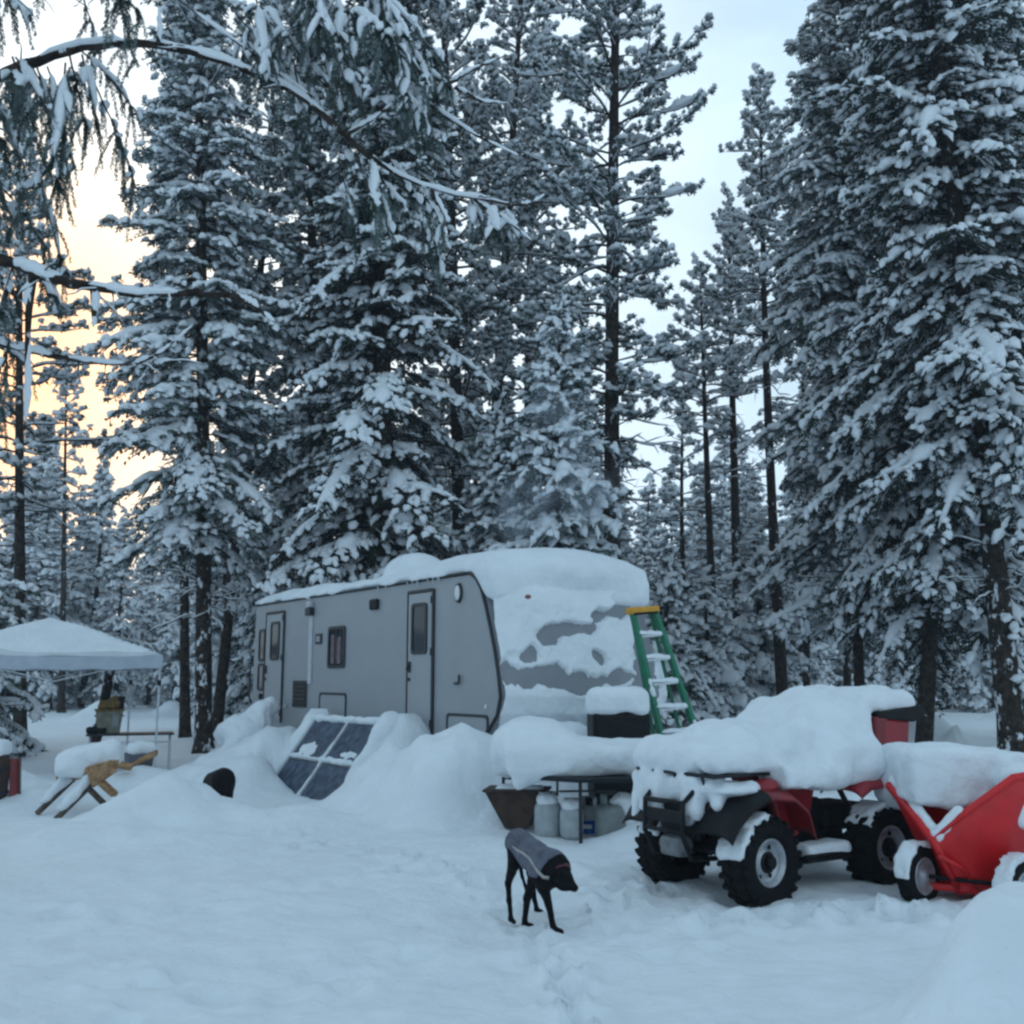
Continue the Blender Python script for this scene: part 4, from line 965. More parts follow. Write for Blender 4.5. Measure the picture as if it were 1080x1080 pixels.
# ------------------------------------------------------------------ snow-loaded black table, tanks, bin, cabinet, ladder
A = at(612, 822, 9.95)
TBL = empty('patio_table', (A.x, A.y, 0), 0, "black metal table sagging under a thick slab of snow", 'table')
def table_black():
    H = at(612, 822, 9.95).z
    def L_(px, py, Y): q = at(px, py, Y) - TBL.location; return q
    F0, F1 = L_(545, 814, 10.35), L_(690, 815, 10.15); B0, B1 = L_(528, 808, 11.25), L_(700, 808, 11.1); C_ = L_(612, 822, 9.95)
    F0.z = F1.z = B0.z = B1.z = C_.z = H
    b = MB(); poly = [(v.x, v.y) for v in (F0, C_, F1, B1, B0)]
    b.prism([(x, y) for x, y in poly], 'z', H - .035, H, None, .006); b.build('tabletop', 'steel', TBL)
    b = MB(); b.tube([F0, C_, F1], .017, 8); b.tube([B0, F0], .017, 8); b.tube([F1, B1], .017, 8); b.build('rim', 'steel', TBL)
    for v in (C_ + Vector((0, .02, 0)), F1 + Vector((.0, .05, 0)), B0 + Vector((.03, -.03, 0)), B1 + Vector((-.03, -.03, 0))):
        b = MB(); b.tube([(v.x, v.y, H - .03), (v.x, v.y, -.12)], .017, 8); b.build('leg', 'steel', TBL)
    m = L_(590, 832, 10.0); q = L_(588, 822, 10.0); q2 = L_(530, 826, 11.1)
    for pts in ([(m.x, m.y + .05, H - .12), (m.x + .55, m.y + .1, H - .12)], [(q.x, q.y + .05, H - .03), (q.x, q.y + .05, H - .16)], [(q2.x, q2.y, H - .10), (q2.x + .4, q2.y, H - .10)]):
        b = MB(); b.tube(pts, .012, 6); b.build('brace', 'steel', TBL)
    ctr = (F0 + F1 + B0 + B1) / 4
    def fn(P):
        x, y, z = P[..., 0], P[..., 1], P[..., 2]
        d = d_box(P, (ctr.x, ctr.y - .02, H + .145), (.80, .56, .165), .12)
        d = smin(d, d_ell(P, (ctr.x - .52, ctr.y + .05, H + .30), (.42, .48, .24)), .16)
        d = smin(d, d_cap(P, (F0.x + .12, F0.y - .02, H + .10), (F0.x + .02, F0.y - .08, H - .07), .13, .06), .10)
        d = smin(d, d_cap(P, (F0.x - .08, F0.y + .45, H + .14), (F0.x - .12, F0.y + .55, H + .04), .17, .13), .10)
        d = smin(d, d_ell(P, (F1.x - .05, F1.y + .2, H + .12), (.22, .25, .14)), .12)
        d = d + .035 * fbm(P * 2.6, 14) + .006 * fbm(P * 9, 3)
        return np.maximum(d, H + .004 - z - np.where(np.abs(x - F0.x - .03) < .16, .30, np.where(x < F0.x + .25, .06, 0.)))
    link_mesh('snow_slab', sdf_mesh('snow_slab', fn, (ctr.x - 1.15, ctr.y - .95, H - .35), (ctr.x + 1.1, ctr.y + .9, H + .75), .028), 'snow', TBL)
table_black()
def gas_tank(px, py, Y, r, h, m, label, blue=False, snow=True):
    p = at(px, py, Y); z0 = GZ(p.x, p.y)
    z0 = p.z
    o = empty('propane_tank', (p.x, p.y, z0), random.uniform(0, 6), label, 'gas tank', 'propane tanks under the snowy table')
    o.rotation_euler = (0, 0, 0)
    b = MB(); b.lathe([(0, .02), (r * .8, .03), (r * .97, .07), (r, .13), (r, h * .62), (r * .96, h * .70), (r * .80, h * .78), (r * .45, h * .82), (0, h * .83)], 32); b.build('body', m, o)
    b = MB(); b.lathe([(r * .62, .0), (r * .68, .0), (r * .68, .05), (r * .62, .05)], 24); b.build('foot_ring', m, o)
    b = MB(); b.lathe([(r * .62, h * .79), (r * .66, h * .79), (r * .66, h), (r * .62, h), (r * .62, h * .79)], 24, None, R(-60), R(240)); b.build('collar', m, o)
    b = MB(); b.tube([(0, 0, h * .82), (0, 0, h * .92)], .022, 10); b.tube([(-.02, -.0, h * .9), (.05, -.03, h * .9)], .014, 8); b.lathe([(0, 0), (.03, 0), (.03, .02), (0, .02)], 12, Matrix.Translation((0, 0, h * .93))); b.build('valve', 'steel', o)
    if blue:
        b = MB(); b.lathe([(r + .003, h * .22), (r + .004, h * .5), (r + .001, h * .5), (r + .001, h * .22)], 30, None, R(-170), R(-10)); b.build('label_band', 'blue', o)
        b = MB(); b.lathe([(r + .005, h * .33), (r + .006, h * .42), (r + .003, h * .42), (r + .003, h * .33)], 20, None, R(-120), R(-80)); b.build('label_patch', 'white', o)
    if snow:
        link_mesh('snow_cap', sdf_mesh('snow_cap', lambda P: d_ell(P, (-.01, .0, h * .84), (r * .85, r * .85, .075)) + .018 * fbm(P * 9, 3), (-r, -r, h * .6), (r, r, h * 1.2), .016), 'snow', o)
gas_tank(578, 886, 10.45, .135, .46, 'tank', "pale propane tank furthest left under the table, snow on its shoulder")
gas_tank(603, 887, 10.30, .115, .40, 'tank', "smaller pale propane tank half hidden behind the near table leg", snow=True)
gas_tank(621, 888, 10.65, .125, .44, 'tank', "propane tank with a bright blue label band", True, False)
gas_tank(646, 893, 10.35, .170, .50, 'tank_grey', "largest propane tank, greenish grey, furthest right under the table", snow=False)
p = at(655, 868, 10.25); hs = empty('snow_clump', (p.x, p.y, p.z), 0, "clump of snow clinging to the right side of the grey propane tank", 'snow clump')
link_mesh('clump', sdf_mesh('clump', lambda P: smin(d_cap(P, (.07, .05, .16), (.16, .0, -.18), .09, .06), d_ell(P, (.0, .08, .2), (.1, .1, .05)), .05) + .03 * fbm(P * 7, 6), (-.2, -.2, -.4), (.4, .3, .4), .02), 'snow', hs)
p = at(546, 866, 10.75); z0 = p.z; bx = empty('brown_bin', (p.x, p.y, z0), R(-8), "dark brown open bin wedged in snow under the table's left end", 'bin')
b = MB(); b.prism([(-.10, -.05), (.12, -.05), (.31, .31), (-.31, .31)], 'y', -.22, .22, None, .015); b.build('body', 'brown', bx)
b = MB(); b.box((0, -.01, .315), (.65, .48, .025), .008); b.build('rim', 'brown', bx)
snow_block('snow_fill', bx, (.02, .04, .31), (.25, .17, .035), .05, .025, 4, .022)
p = at(655, 812, 10.9); oc = empty('storage_case', (p.x, p.y, p.z - .03), R(5), "flat black case hung just under the right end of the snowy table", 'case')
b = MB(); b.box((0, 0, .0), (.44, .3, .17), .02); b.build('body', 'black', oc)
b = MB(); b.box((0, -.155, .03), (.10, .014, .03), .005); b.build('latch', 'steel', oc)
p = at(652, 760, 11.9); cb = empty('storage_cabinet', (p.x, p.y, 0), R(6), "black upright box wearing a loaf of snow beside the ladder", 'box')
zt = at(652, 752, 11.9).z
b = MB(); b.box((0, 0, zt / 2), (.655, .42, zt), .03); b.build('body', 'black', cb)
b = MB(); b.box((0, -.225, zt - .36), (.57, .02, .58), .01); b.build('door', 'black', cb)
b = MB(); b.tube([(-.2, -.24, zt - .6), (-.2, -.27, zt - .58), (-.2, -.27, zt - .46), (-.2, -.24, zt - .44)], .01, 6); b.build('handle', 'steel', cb)
link_mesh('snow_cap', sdf_mesh('snow_cap', lambda P: np.maximum(d_box(P, (0, 0, zt + .12), (.345, .235, .17), .12) + .018 * fbm(P * 4, 9), zt - .015 + .035 * np.sin(P[..., 0] * 13 + 1) - P[..., 2]), (-.5, -.4, zt - .2), (.5, .4, zt + .45), .022), 'snow', cb)

def ladder():
    Y0 = 12.55
    T0, T1 = at(667, 646, Y0), at(691, 646, Y0 + .1); Bl, Br = at(703, 800, Y0 - .35), at(742, 795, Y0 - .15)
    k = 1.25; Bl = T0 + (Bl - T0) * k; Br = T1 + (Br - T1) * k
    o = empty('step_ladder', (Bl.x, Bl.y, Bl.z), 0, "green fibreglass step ladder with yellow top leaning on the trailer nose", 'ladder')
    O = Vector((Bl.x, Bl.y, Bl.z)); T0, T1, Bl_, Br_ = T0 - O, T1 - O, Bl - O, Br - O
    side = (Br_ - Bl_).normalized(); fwd = Vector((side.y, -side.x, 0)).normalized()
    def rail(a, b_, w_, d, m, nm):
        dz = (b_ - a); l = dz.length; q = Matrix((side - dz.normalized() * side.dot(dz.normalized()), dz.normalized().cross(side), dz.normalized())).transposed()
        q = Matrix([v.normalized() for v in q.transposed()]).transposed()
        k_ = MB(); k_.box((a + b_) / 2, (w_, d, l), .006, q); r = k_.build(nm, m, o); return r
    rail(T0, Bl_, .055, .09, 'green', 'front_rail'); rail(T1, Br_, .055, .09, 'green', 'front_rail')
    back = -fwd * .20; back.z = 0
    rail(T0 - fwd * .08 + side * .03, Bl_ - fwd * .34 + side * .06, .028, .05, 'green', 'rear_rail'); rail(T1 - fwd * .08 - side * .02, Br_ - fwd * .34 - side * .08, .028, .05, 'green', 'rear_rail')
    L0 = (T0 - Bl_).length
    for i, t in enumerate((.135, .27, .405, .545, .68, .815)):
        a = T0.lerp(Bl_, t) + side * .03; c = T1.lerp(Br_, t) - side * .03; m = (a + c) / 2; w_ = (c - a).length
        q = Matrix((side, Vector((-side.y, side.x, 0)).normalized(), Vector((0, 0, 1)))).transposed()
        k_ = MB(); k_.box(m, (w_, .085, .028), .005, q); st = k_.build('step', 'alu', o)
        link_mesh('step_snow', sdf_mesh('step_snow', lambda P: np.maximum(d_cap(P, a + Vector((0, 0, .02)), c + Vector((0, 0, .02)), .048, .042) + .014 * fbm(P * 11, i), m.z + .012 - P[..., 2]), np.minimum(a, c) - .12, np.maximum(a, c) + .12, .014), 'snow', st)
        a2 = (T0 - fwd * .08).lerp(Bl_ - fwd * .34, t) + side * .05; c2 = (T1 - fwd * .08).lerp(Br_ - fwd * .34, t) - side * .05
        k_ = MB(); k_.tube([a2, c2], .012, 6); k_.build('rear_brace', 'alu', o)
    for a, b_ in ((T0.lerp(Bl_, .38) , T0.lerp(Bl_, .46)), (T0.lerp(Bl_, .70), T0.lerp(Bl_, .76)), (T1.lerp(Br_, .62), T1.lerp(Br_, .70))):
        a = a + fwd * .05; b_ = b_ + fwd * .05
        link_mesh('rail_snow', sdf_mesh('rail_snow', lambda P: d_cap(P, a, b_, .026, .02) + .012 * fbm(P * 15, 3), np.minimum(a, b_) - .08, np.maximum(a, b_) + .08, .012), 'snow', o)
    q = Matrix((side, Vector((-side.y, side.x, 0)).normalized(), Vector((0, 0, 1)))).transposed()
    k_ = MB(); k_.box((T0 + T1) / 2 + Vector((0, 0, .03)) - fwd * .03, ((T1 - T0).length + .09, .17, .085), .018, q); cap = k_.build('top_cap', 'yellow', o)
    k_ = MB(); k_.box((T0 + T1) / 2 + Vector((0, 0, -.012)) + fwd * .06, ((T1 - T0).length + .02, .012, .03), .003, q); k_.build('label_strip', 'black', cap)
ladder()

# ------------------------------------------------------------------ quad bike
QF = Vector((-.855, -.52, 0)).normalized()
qb = empty('quad_bike', (2.05, 8.22, .075), math.atan2(QF.y, QF.x), "red quad bike buried under a thick pile of snow", 'quad bike')
def quad():
    def wheel(x, y, steer, rimm, snowtop):
        s = 1 if y > 0 else -1; r, w_ = .315, .125
        prof = [(.165, -w_ * .8), (.20, -w_ * .95), (.26, -w_), (.288, -w_ * .86), (.297, -w_ * .5), (.30, 0), (.297, w_ * .5), (.288, w_ * .86), (.26, w_), (.20, w_ * .95), (.165, w_ * .8), (.16, 0), (.165, -w_ * .8)]
        Mx = Matrix.Translation((x, y, .305)) @ Matrix.Rotation(steer, 4, 'Z') @ Matrix.Rotation(-math.pi / 2 * s, 4, 'X')
        b = MB(); b.lathe(prof, 40)
        for k in range(22):
            for h in (-1, 1):
                a = (k + (.5 if h > 0 else 0)) / 22 * 2 * math.pi
                q = Matrix.Rotation(a, 3, 'Z') @ Matrix.Rotation(h * R(22), 3, 'X')
                b.box((Matrix.Rotation(a, 3, 'Z') @ Vector((.302, 0, h * w_ * .45))), (.034, .042, w_ * .75), .006, q, 1)
                b.box((Matrix.Rotation(a, 3, 'Z') @ Vector((.283, 0, h * w_ * .93))), (.05, .040, .028), .006, q, 1)
        o = b.build('wheel', 'rubber', qb); o.data.transform(Mx)
        b = MB(); b.lathe([(.168, -w_ * .6), (.168, w_ * .72), (.160, w_ * .80), (.150, w_ * .78), (.140, w_ * .45), (.125, w_ * .30), (.09, w_ * .28), (.075, w_ * .50), (.03, w_ * .52), (0, w_ * .52)], 36)
        q = b.build('rim', rimm, o); q.data.transform(Mx)
        b = MB(); b.lathe([(0, 0), (.042, 0), (.042, .05), (.03, .06), (0, .06)], 18, Matrix.Translation((0, 0, w_ * .5)))
        for k in range(4):
            a = k * math.pi / 2 + .4; b.lathe([(0, 0), (.012, 0), (.012, .02), (0, .02)], 8, Matrix.Translation((.058 * math.cos(a), .058 * math.sin(a), w_ * .5)))
        b.lathe([(0, .0), (.074, .0), (.074, .008), (0, .008)], 20, Matrix.Translation((0, 0, w_ * .5)))
        q = b.build('hub', 'black', o); q.data.transform(Mx)
        for k in range(6):  # solid black discs on the rim, shade of open holes put in as colour
            a = k * math.pi / 3; b = MB(); b.lathe([(0, 0), (.017, 0), (.017, .006), (0, .006)], 10, Matrix.Translation((.11 * math.cos(a), .11 * math.sin(a), w_ * .295))); q = b.build('rim_hole_shade', 'black', o); q.data.transform(Mx)
        if snowtop:
            a0, a1, rr = snowtop
            mi = np.array(Mx.inverted())
            def fn(P):
                q = P @ mi[:3, :3].T + mi[:3, 3]
                ang = np.arctan2(q[..., 1], q[..., 0]); rad = np.hypot(q[..., 0], q[..., 1])
                W_ = (Matrix.Rotation(0, 3, 'Z'))
                d = np.maximum(np.abs(rad - .31) - rr, np.abs(q[..., 2] + .01) - w_ * .92)
                up = (P[..., 2] - .305) / .33; fx = (P[..., 0] - x)
                d = np.maximum(d, (a0 - np.arctan2(P[..., 2] - .305, fx)) * .3); d = np.maximum(d, (np.arctan2(P[..., 2] - .305, fx) - a1) * .3)
                return d + .022 * fbm(P * 12, 5)
            link_mesh('tread_snow', sdf_mesh('tread_snow', fn, (x - .42, y - .3, .0), (x + .42, y + .3, .75), .017), 'snow', o)
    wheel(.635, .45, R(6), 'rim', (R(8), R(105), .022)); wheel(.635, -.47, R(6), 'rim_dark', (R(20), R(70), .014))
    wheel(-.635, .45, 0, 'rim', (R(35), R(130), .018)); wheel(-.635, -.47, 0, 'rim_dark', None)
    # chassis, engine, axles
    b = MB(); b.box((0, 0, .38), (1.15, .30, .24), .03); b.box((.05, 0, .55), (.8, .36, .22), .05); b.box((-.55, 0, .5), (.5, .4, .2), .04); b.build('chassis', 'black', qb)
    for x_, r_ in ((.635, .025), (-.635, .03)):
        b = MB(); b.tube([(x_, -.4, .31), (x_, .4, .31)], r_, 8); b.build('axle', 'steel', qb)
    for s in (-1, 1):
        for q_ in ([(.60, s * .34, .33), (.50, s * .18, .72)], [(-.60, s * .34, .33), (-.50, s * .18, .72)]):
            b = MB(); b.tube(q_, .022, 8); b.build('shock_absorber', 'steel', qb)
        b = MB(); b.tube([(.75, s * .12, .30), (.635, s * .36, .28)], .018, 6); b.build('control_arm', 'steel', qb)
    def shell(name, prof, y0, y1, m, taper=0., th=.022, crown=.05):
        """bent sheet along x with rounded shoulders across y"""
        n = 13; b = MB(); P_ = []
        pr = []
        for a, c in zip(prof, prof[1:]):
            for k in range(4): pr.append((a[0] + (c[0] - a[0]) * k / 4, a[1] + (c[1] - a[1]) * k / 4))
        pr.append(prof[-1])
        V = []
        for off in (0, -th):
            for (x, z) in pr:
                for k in range(n):
                    t = -1 + 2 * k / (n - 1); y = (y0 + y1) / 2 + t * (y1 - y0) / 2
                    V.append((x, y, z + off - crown * t ** 4))
        N = len(pr); i = np.arange(N - 1)[:, None] * n; j = np.arange(n - 1)[None]
        Q = np.stack([i + j, i + j + 1, i + n + j + 1, i + n + j], -1).reshape(-1, 4)
        E = []
        for a in range(n - 1): E += [(a, a + 1, N * n + a + 1, N * n + a), ((N - 1) * n + a + 1, (N - 1) * n + a, 2 * N * n - n + a, 2 * N * n - n + a + 1)]
        for a in range(N - 1): E += [(a * n + n, a * n, N * n + a * n, N * n + a * n + n), (a * n + n - 1, a * n + 2 * n - 1, N * n + a * n + 2 * n - 1, N * n + a * n + n - 1)]
        return link_mesh(name, np_mesh(name, V, np.concatenate([Q[:, ::-1], Q + N * n, np.array(E)]), smooth=True), m, qb)
    for s in (-1, 1):
        y0, y1 = (.20, .60) if s > 0 else (-.60, -.20)
        shell('front_fender', [(.72, .775), (.62, .80), (.42, .78), (.28, .68), (.22, .50)], y0, y1, 'red_dark')
        shell('fender_lip', [(1.04, .53), (.96, .64), (.84, .735), (.66, .80)], y0 - s * .0, y1 + s * .012, 'black')
        shell('rear_fender', [(-.27, .76), (-.38, .815), (-.55, .83), (-.85, .82), (-1.02, .74)], y0, y1, 'red')
        b = MB(); b.prism([(.30, .40), (.40, .74), (.24, .80), (.14, .44)], 'y', s * .30, s * .36, None, .015); b.build('leg_shield', 'red', qb)
        b = MB(); b.box((-.06, s * .36, .27), (.52, .26, .035), .01)
        b.tube([(.22, s * .48, .30), (-.3, s * .48, .30)], .014, 6); fb = b.build('footboard', 'black', qb)
        snow_block('board_snow', fb, (-.05, s * .38, .325), (.23, .11, .055), .05, .02, 6, .02)
        b = MB(); b.prism([(-.12, .56), (.22, .60), (.25, .82), (-.2, .80)], 'y', s * .19, s * .23, None, .012); b.build('side_panel', 'red', qb)
    b = MB(); b.ball((.55, .44, .81), (.10, .09, .055), rotm('Y', 12)); b.build('fender_cap', 'red', qb)
    b = MB(); b.box((.96, 0, .56), (.10, .42, .26), .04, rotm('Y', 12)); b.build('nose', 'black', qb)
    for s in (-1, 1):
        b = MB(); b.lathe([(0, .0), (.05, .0), (.062, .03), (.062, .05), (0, .06)], 18, Matrix.Translation((.99, s * .16, .60)) @ Matrix.Rotation(R(90), 4, 'Y')); b.build('headlight', 'rim', qb)
    # bumper bar
    b = MB()
    for s in (-1, 1): b.tube([(.80, s * .18, .30), (1.05, s * .20, .32), (1.13, s * .21, .48), (1.12, s * .21, .70), (1.0, s * .22, .80)], .019, 8)
    b.tube([(1.12, -.21, .70), (1.12, .21, .70)], .019, 8); b.tube([(1.13, -.21, .50), (1.13, .21, .50)], .016, 8); b.box((1.12, 0, .60), (.02, .42, .09), .006); b.build('bumper_bar', 'black', qb)
    b = MB(); b.box((1.04, .03, .39), (.14, .22, .14), .03); b.tube([(1.04, -.1, .40), (1.04, .16, .40)], .05, 12); b.build('winch', 'rim_dark', qb)
    # racks
    for nm, xa, xb, z in (('front_rack', .42, 1.02, .895), ('rear_rack', -.62, -1.12, .86)):
        b = MB(); pts = [(xa, -.40, z), (xb, -.42, z), (xb, .42, z), (xa, .40, z), (xa, -.40, z)]
        b.tube(pts, .014, 8)
        for k in range(5):
            y = -.30 + k * .15; b.tube([(xa, y, z), (xb, y, z)], .009, 6)
            b.tube([(xb, y, z), (xb - .02 * (1 if xb > 0 else -1), y, z - .06), (xb - .10 * (1 if xb > 0 else -1), y, z - .17)], .012, 6)
        b.build(nm, 'steel', qb)
    # seat, tank, bars, dash
    link_mesh('seat', sdf_mesh('seat', lambda P: smin(d_box(P, (-.38, 0, .86), (.36, .17, .09), .06), d_box(P, (-.62, 0, .90), (.14, .18, .10), .06), .05), (-.85, -.25, .7), (.05, .25, 1.1), .025), 'black', qb)
    link_mesh('fuel_tank', sdf_mesh('fuel_tank', lambda P: d_ell(P, (.14, 0, .86), (.28, .20, .17)), (-.2, -.25, .65), (.5, .25, 1.1), .025), 'red', qb)
    b = MB(); b.tube([(.36, 0, .85), (.27, 0, 1.10)], .03, 8); b.tube([(.27, -.18, 1.12), (.27, .18, 1.12)], .013, 8)
    for s in (-1, 1): b.tube([(.27, s * .18, 1.12), (.22, s * .28, 1.18), (.14, s * .40, 1.17)], .013, 8)
    hb = b.build('handlebar', 'steel', qb)
    for s in (-1, 1):
        b = MB(); b.tube([(.19, s * .33, 1.18), (.13, s * .45, 1.175)], .02, 10); b.build('grip', 'black', hb)
        b = MB(); b.tube([(.23, s * .30, 1.18), (.26, s * .36, 1.20), (.20, s * .49, 1.24)], .010, 6); b.build('brake_lever', 'black', hb)
    # cargo box on the rear rack
    b = MB(); b.prism([(-.74, .88), (-1.14, .88), (-1.20, 1.24), (-.80, 1.27)], 'y', -.34, .35, None, .03); cb_ = b.build('cargo_box', 'red', qb)
    b = MB(); b.prism([(-.72, .87), (-.86, .87), (-.90, 1.27), (-.76, 1.27)], 'y', -.355, .365, None, .02); b.build('front_pad', 'red_dark', cb_)
    b = MB(); b.prism([(-.80, 1.26), (-1.22, 1.22), (-1.36, 1.27), (-1.34, 1.36), (-.80, 1.31)], 'y', -.35, .37, None, .015); b.build('lid', 'black', cb_)
    b = MB(); b.box((-1.03, .353, 1.02), (.22, .012, .035), .004, rotm('Y', 12)); b.build('reflector', 'stripe', cb_)
    b = MB(); b.box((-1.0, .358, .985), (.30, .014, .02), .004, rotm('Y', 12)); b.build('latch_bar', 'black', cb_)
    # the snow load
    def fn(P):
        x, y, z = P[..., 0], P[..., 1], P[..., 2]
        d = d_box(P, (.70, 0, 1.0), (.35, .46, .12), .11)
        d = smin(d, d_ell(P, (.52, .0, 1.07), (.30, .36, .20)), .12)
        d = smin(d, d_ell(P, (.22, 0, 1.09), (.30, .50, .16)), .14)
        d = smin(d, d_cap(P, (.16, .40, 1.16), (.20, .45, .86), .15, .09), .08)
        d = smin(d, d_box(P, (-.32, 0, 1.12), (.40, .42, .26), .18), .14)
        d = smin(d, d_ell(P, (-.42, -.05, 1.24), (.46, .40, .22)), .14)
        d = smin(d, d_box(P, (-.98, -.02, 1.40), (.33, .36, .09), .08), .08)
        d = smin(d, d_box(P, (-.25, .40, .95), (.34, .13, .16), .10), .10)
        d = smin(d, d_ell(P, (-.50, .44, .94), (.20, .15, .17)), .08)
        # shards pushed through and hanging below the rack
        sh = d_cap(P, (.99, -.30, .84), (1.02, -.34, .62), .09, .05)
        sh = np.minimum(sh, d_cap(P, (.95, .10, .84), (1.0, .20, .66), .11, .07)); sh = np.minimum(sh, d_cap(P, (.96, .30, .82), (.90, .34, .76), .07, .04))
        sh = np.minimum(sh, d_box(P, (.985, -.10, .79), (.05, .34, .09), .04) + .055 * fbm(P * 5, 23, 2)); sh = np.minimum(sh, d_cap(P, (.98, -.46, .84), (1.0, -.47, .52), .055, .04))
        sh = np.minimum(sh, d_ell(P, (.78, .36, .80), (.22, .17, .055))); sh = np.minimum(sh, d_cap(P, (1.0, -.16, .84), (1.04, -.18, .62), .08, .05))
        sh = np.minimum(sh, d_cap(P, (.88, .30, .80), (.95, .36, .70), .09, .05))
        d = smin(d, d_box(P, (.24, .44, .87), (.22, .17, .11), .09), .08)
        d = smin(d, d_ell(P, (-.05, .47, .86), (.24, .12, .12)), .08)
        # hollows: steep wind-cut face beside the seat
        d = -smin(-d, d_ell(P, (-.85, .52, 1.08), (.14, .20, .17)), .05)
        d = -smin(-d, d_ell(P, (.45, .55, 1.14), (.10, .16, .10)), .05)
        d = d + .035 * fbm(P * 3.2, 17) + .016 * fbm(P * 9, 4)
        d = np.maximum(d, np.where(x > .46, .905, .775) + .03 * fbm(P * 7, 6) * (x < .46) - z)
        return smin(d, sh + .02 * fbm(P * 9, 11), .03)
    link_mesh('snow_load', sdf_mesh('snow_load', fn, (-1.5, -.75, .4), (1.25, .75, 1.7), .026), 'snow', qb)
quad()

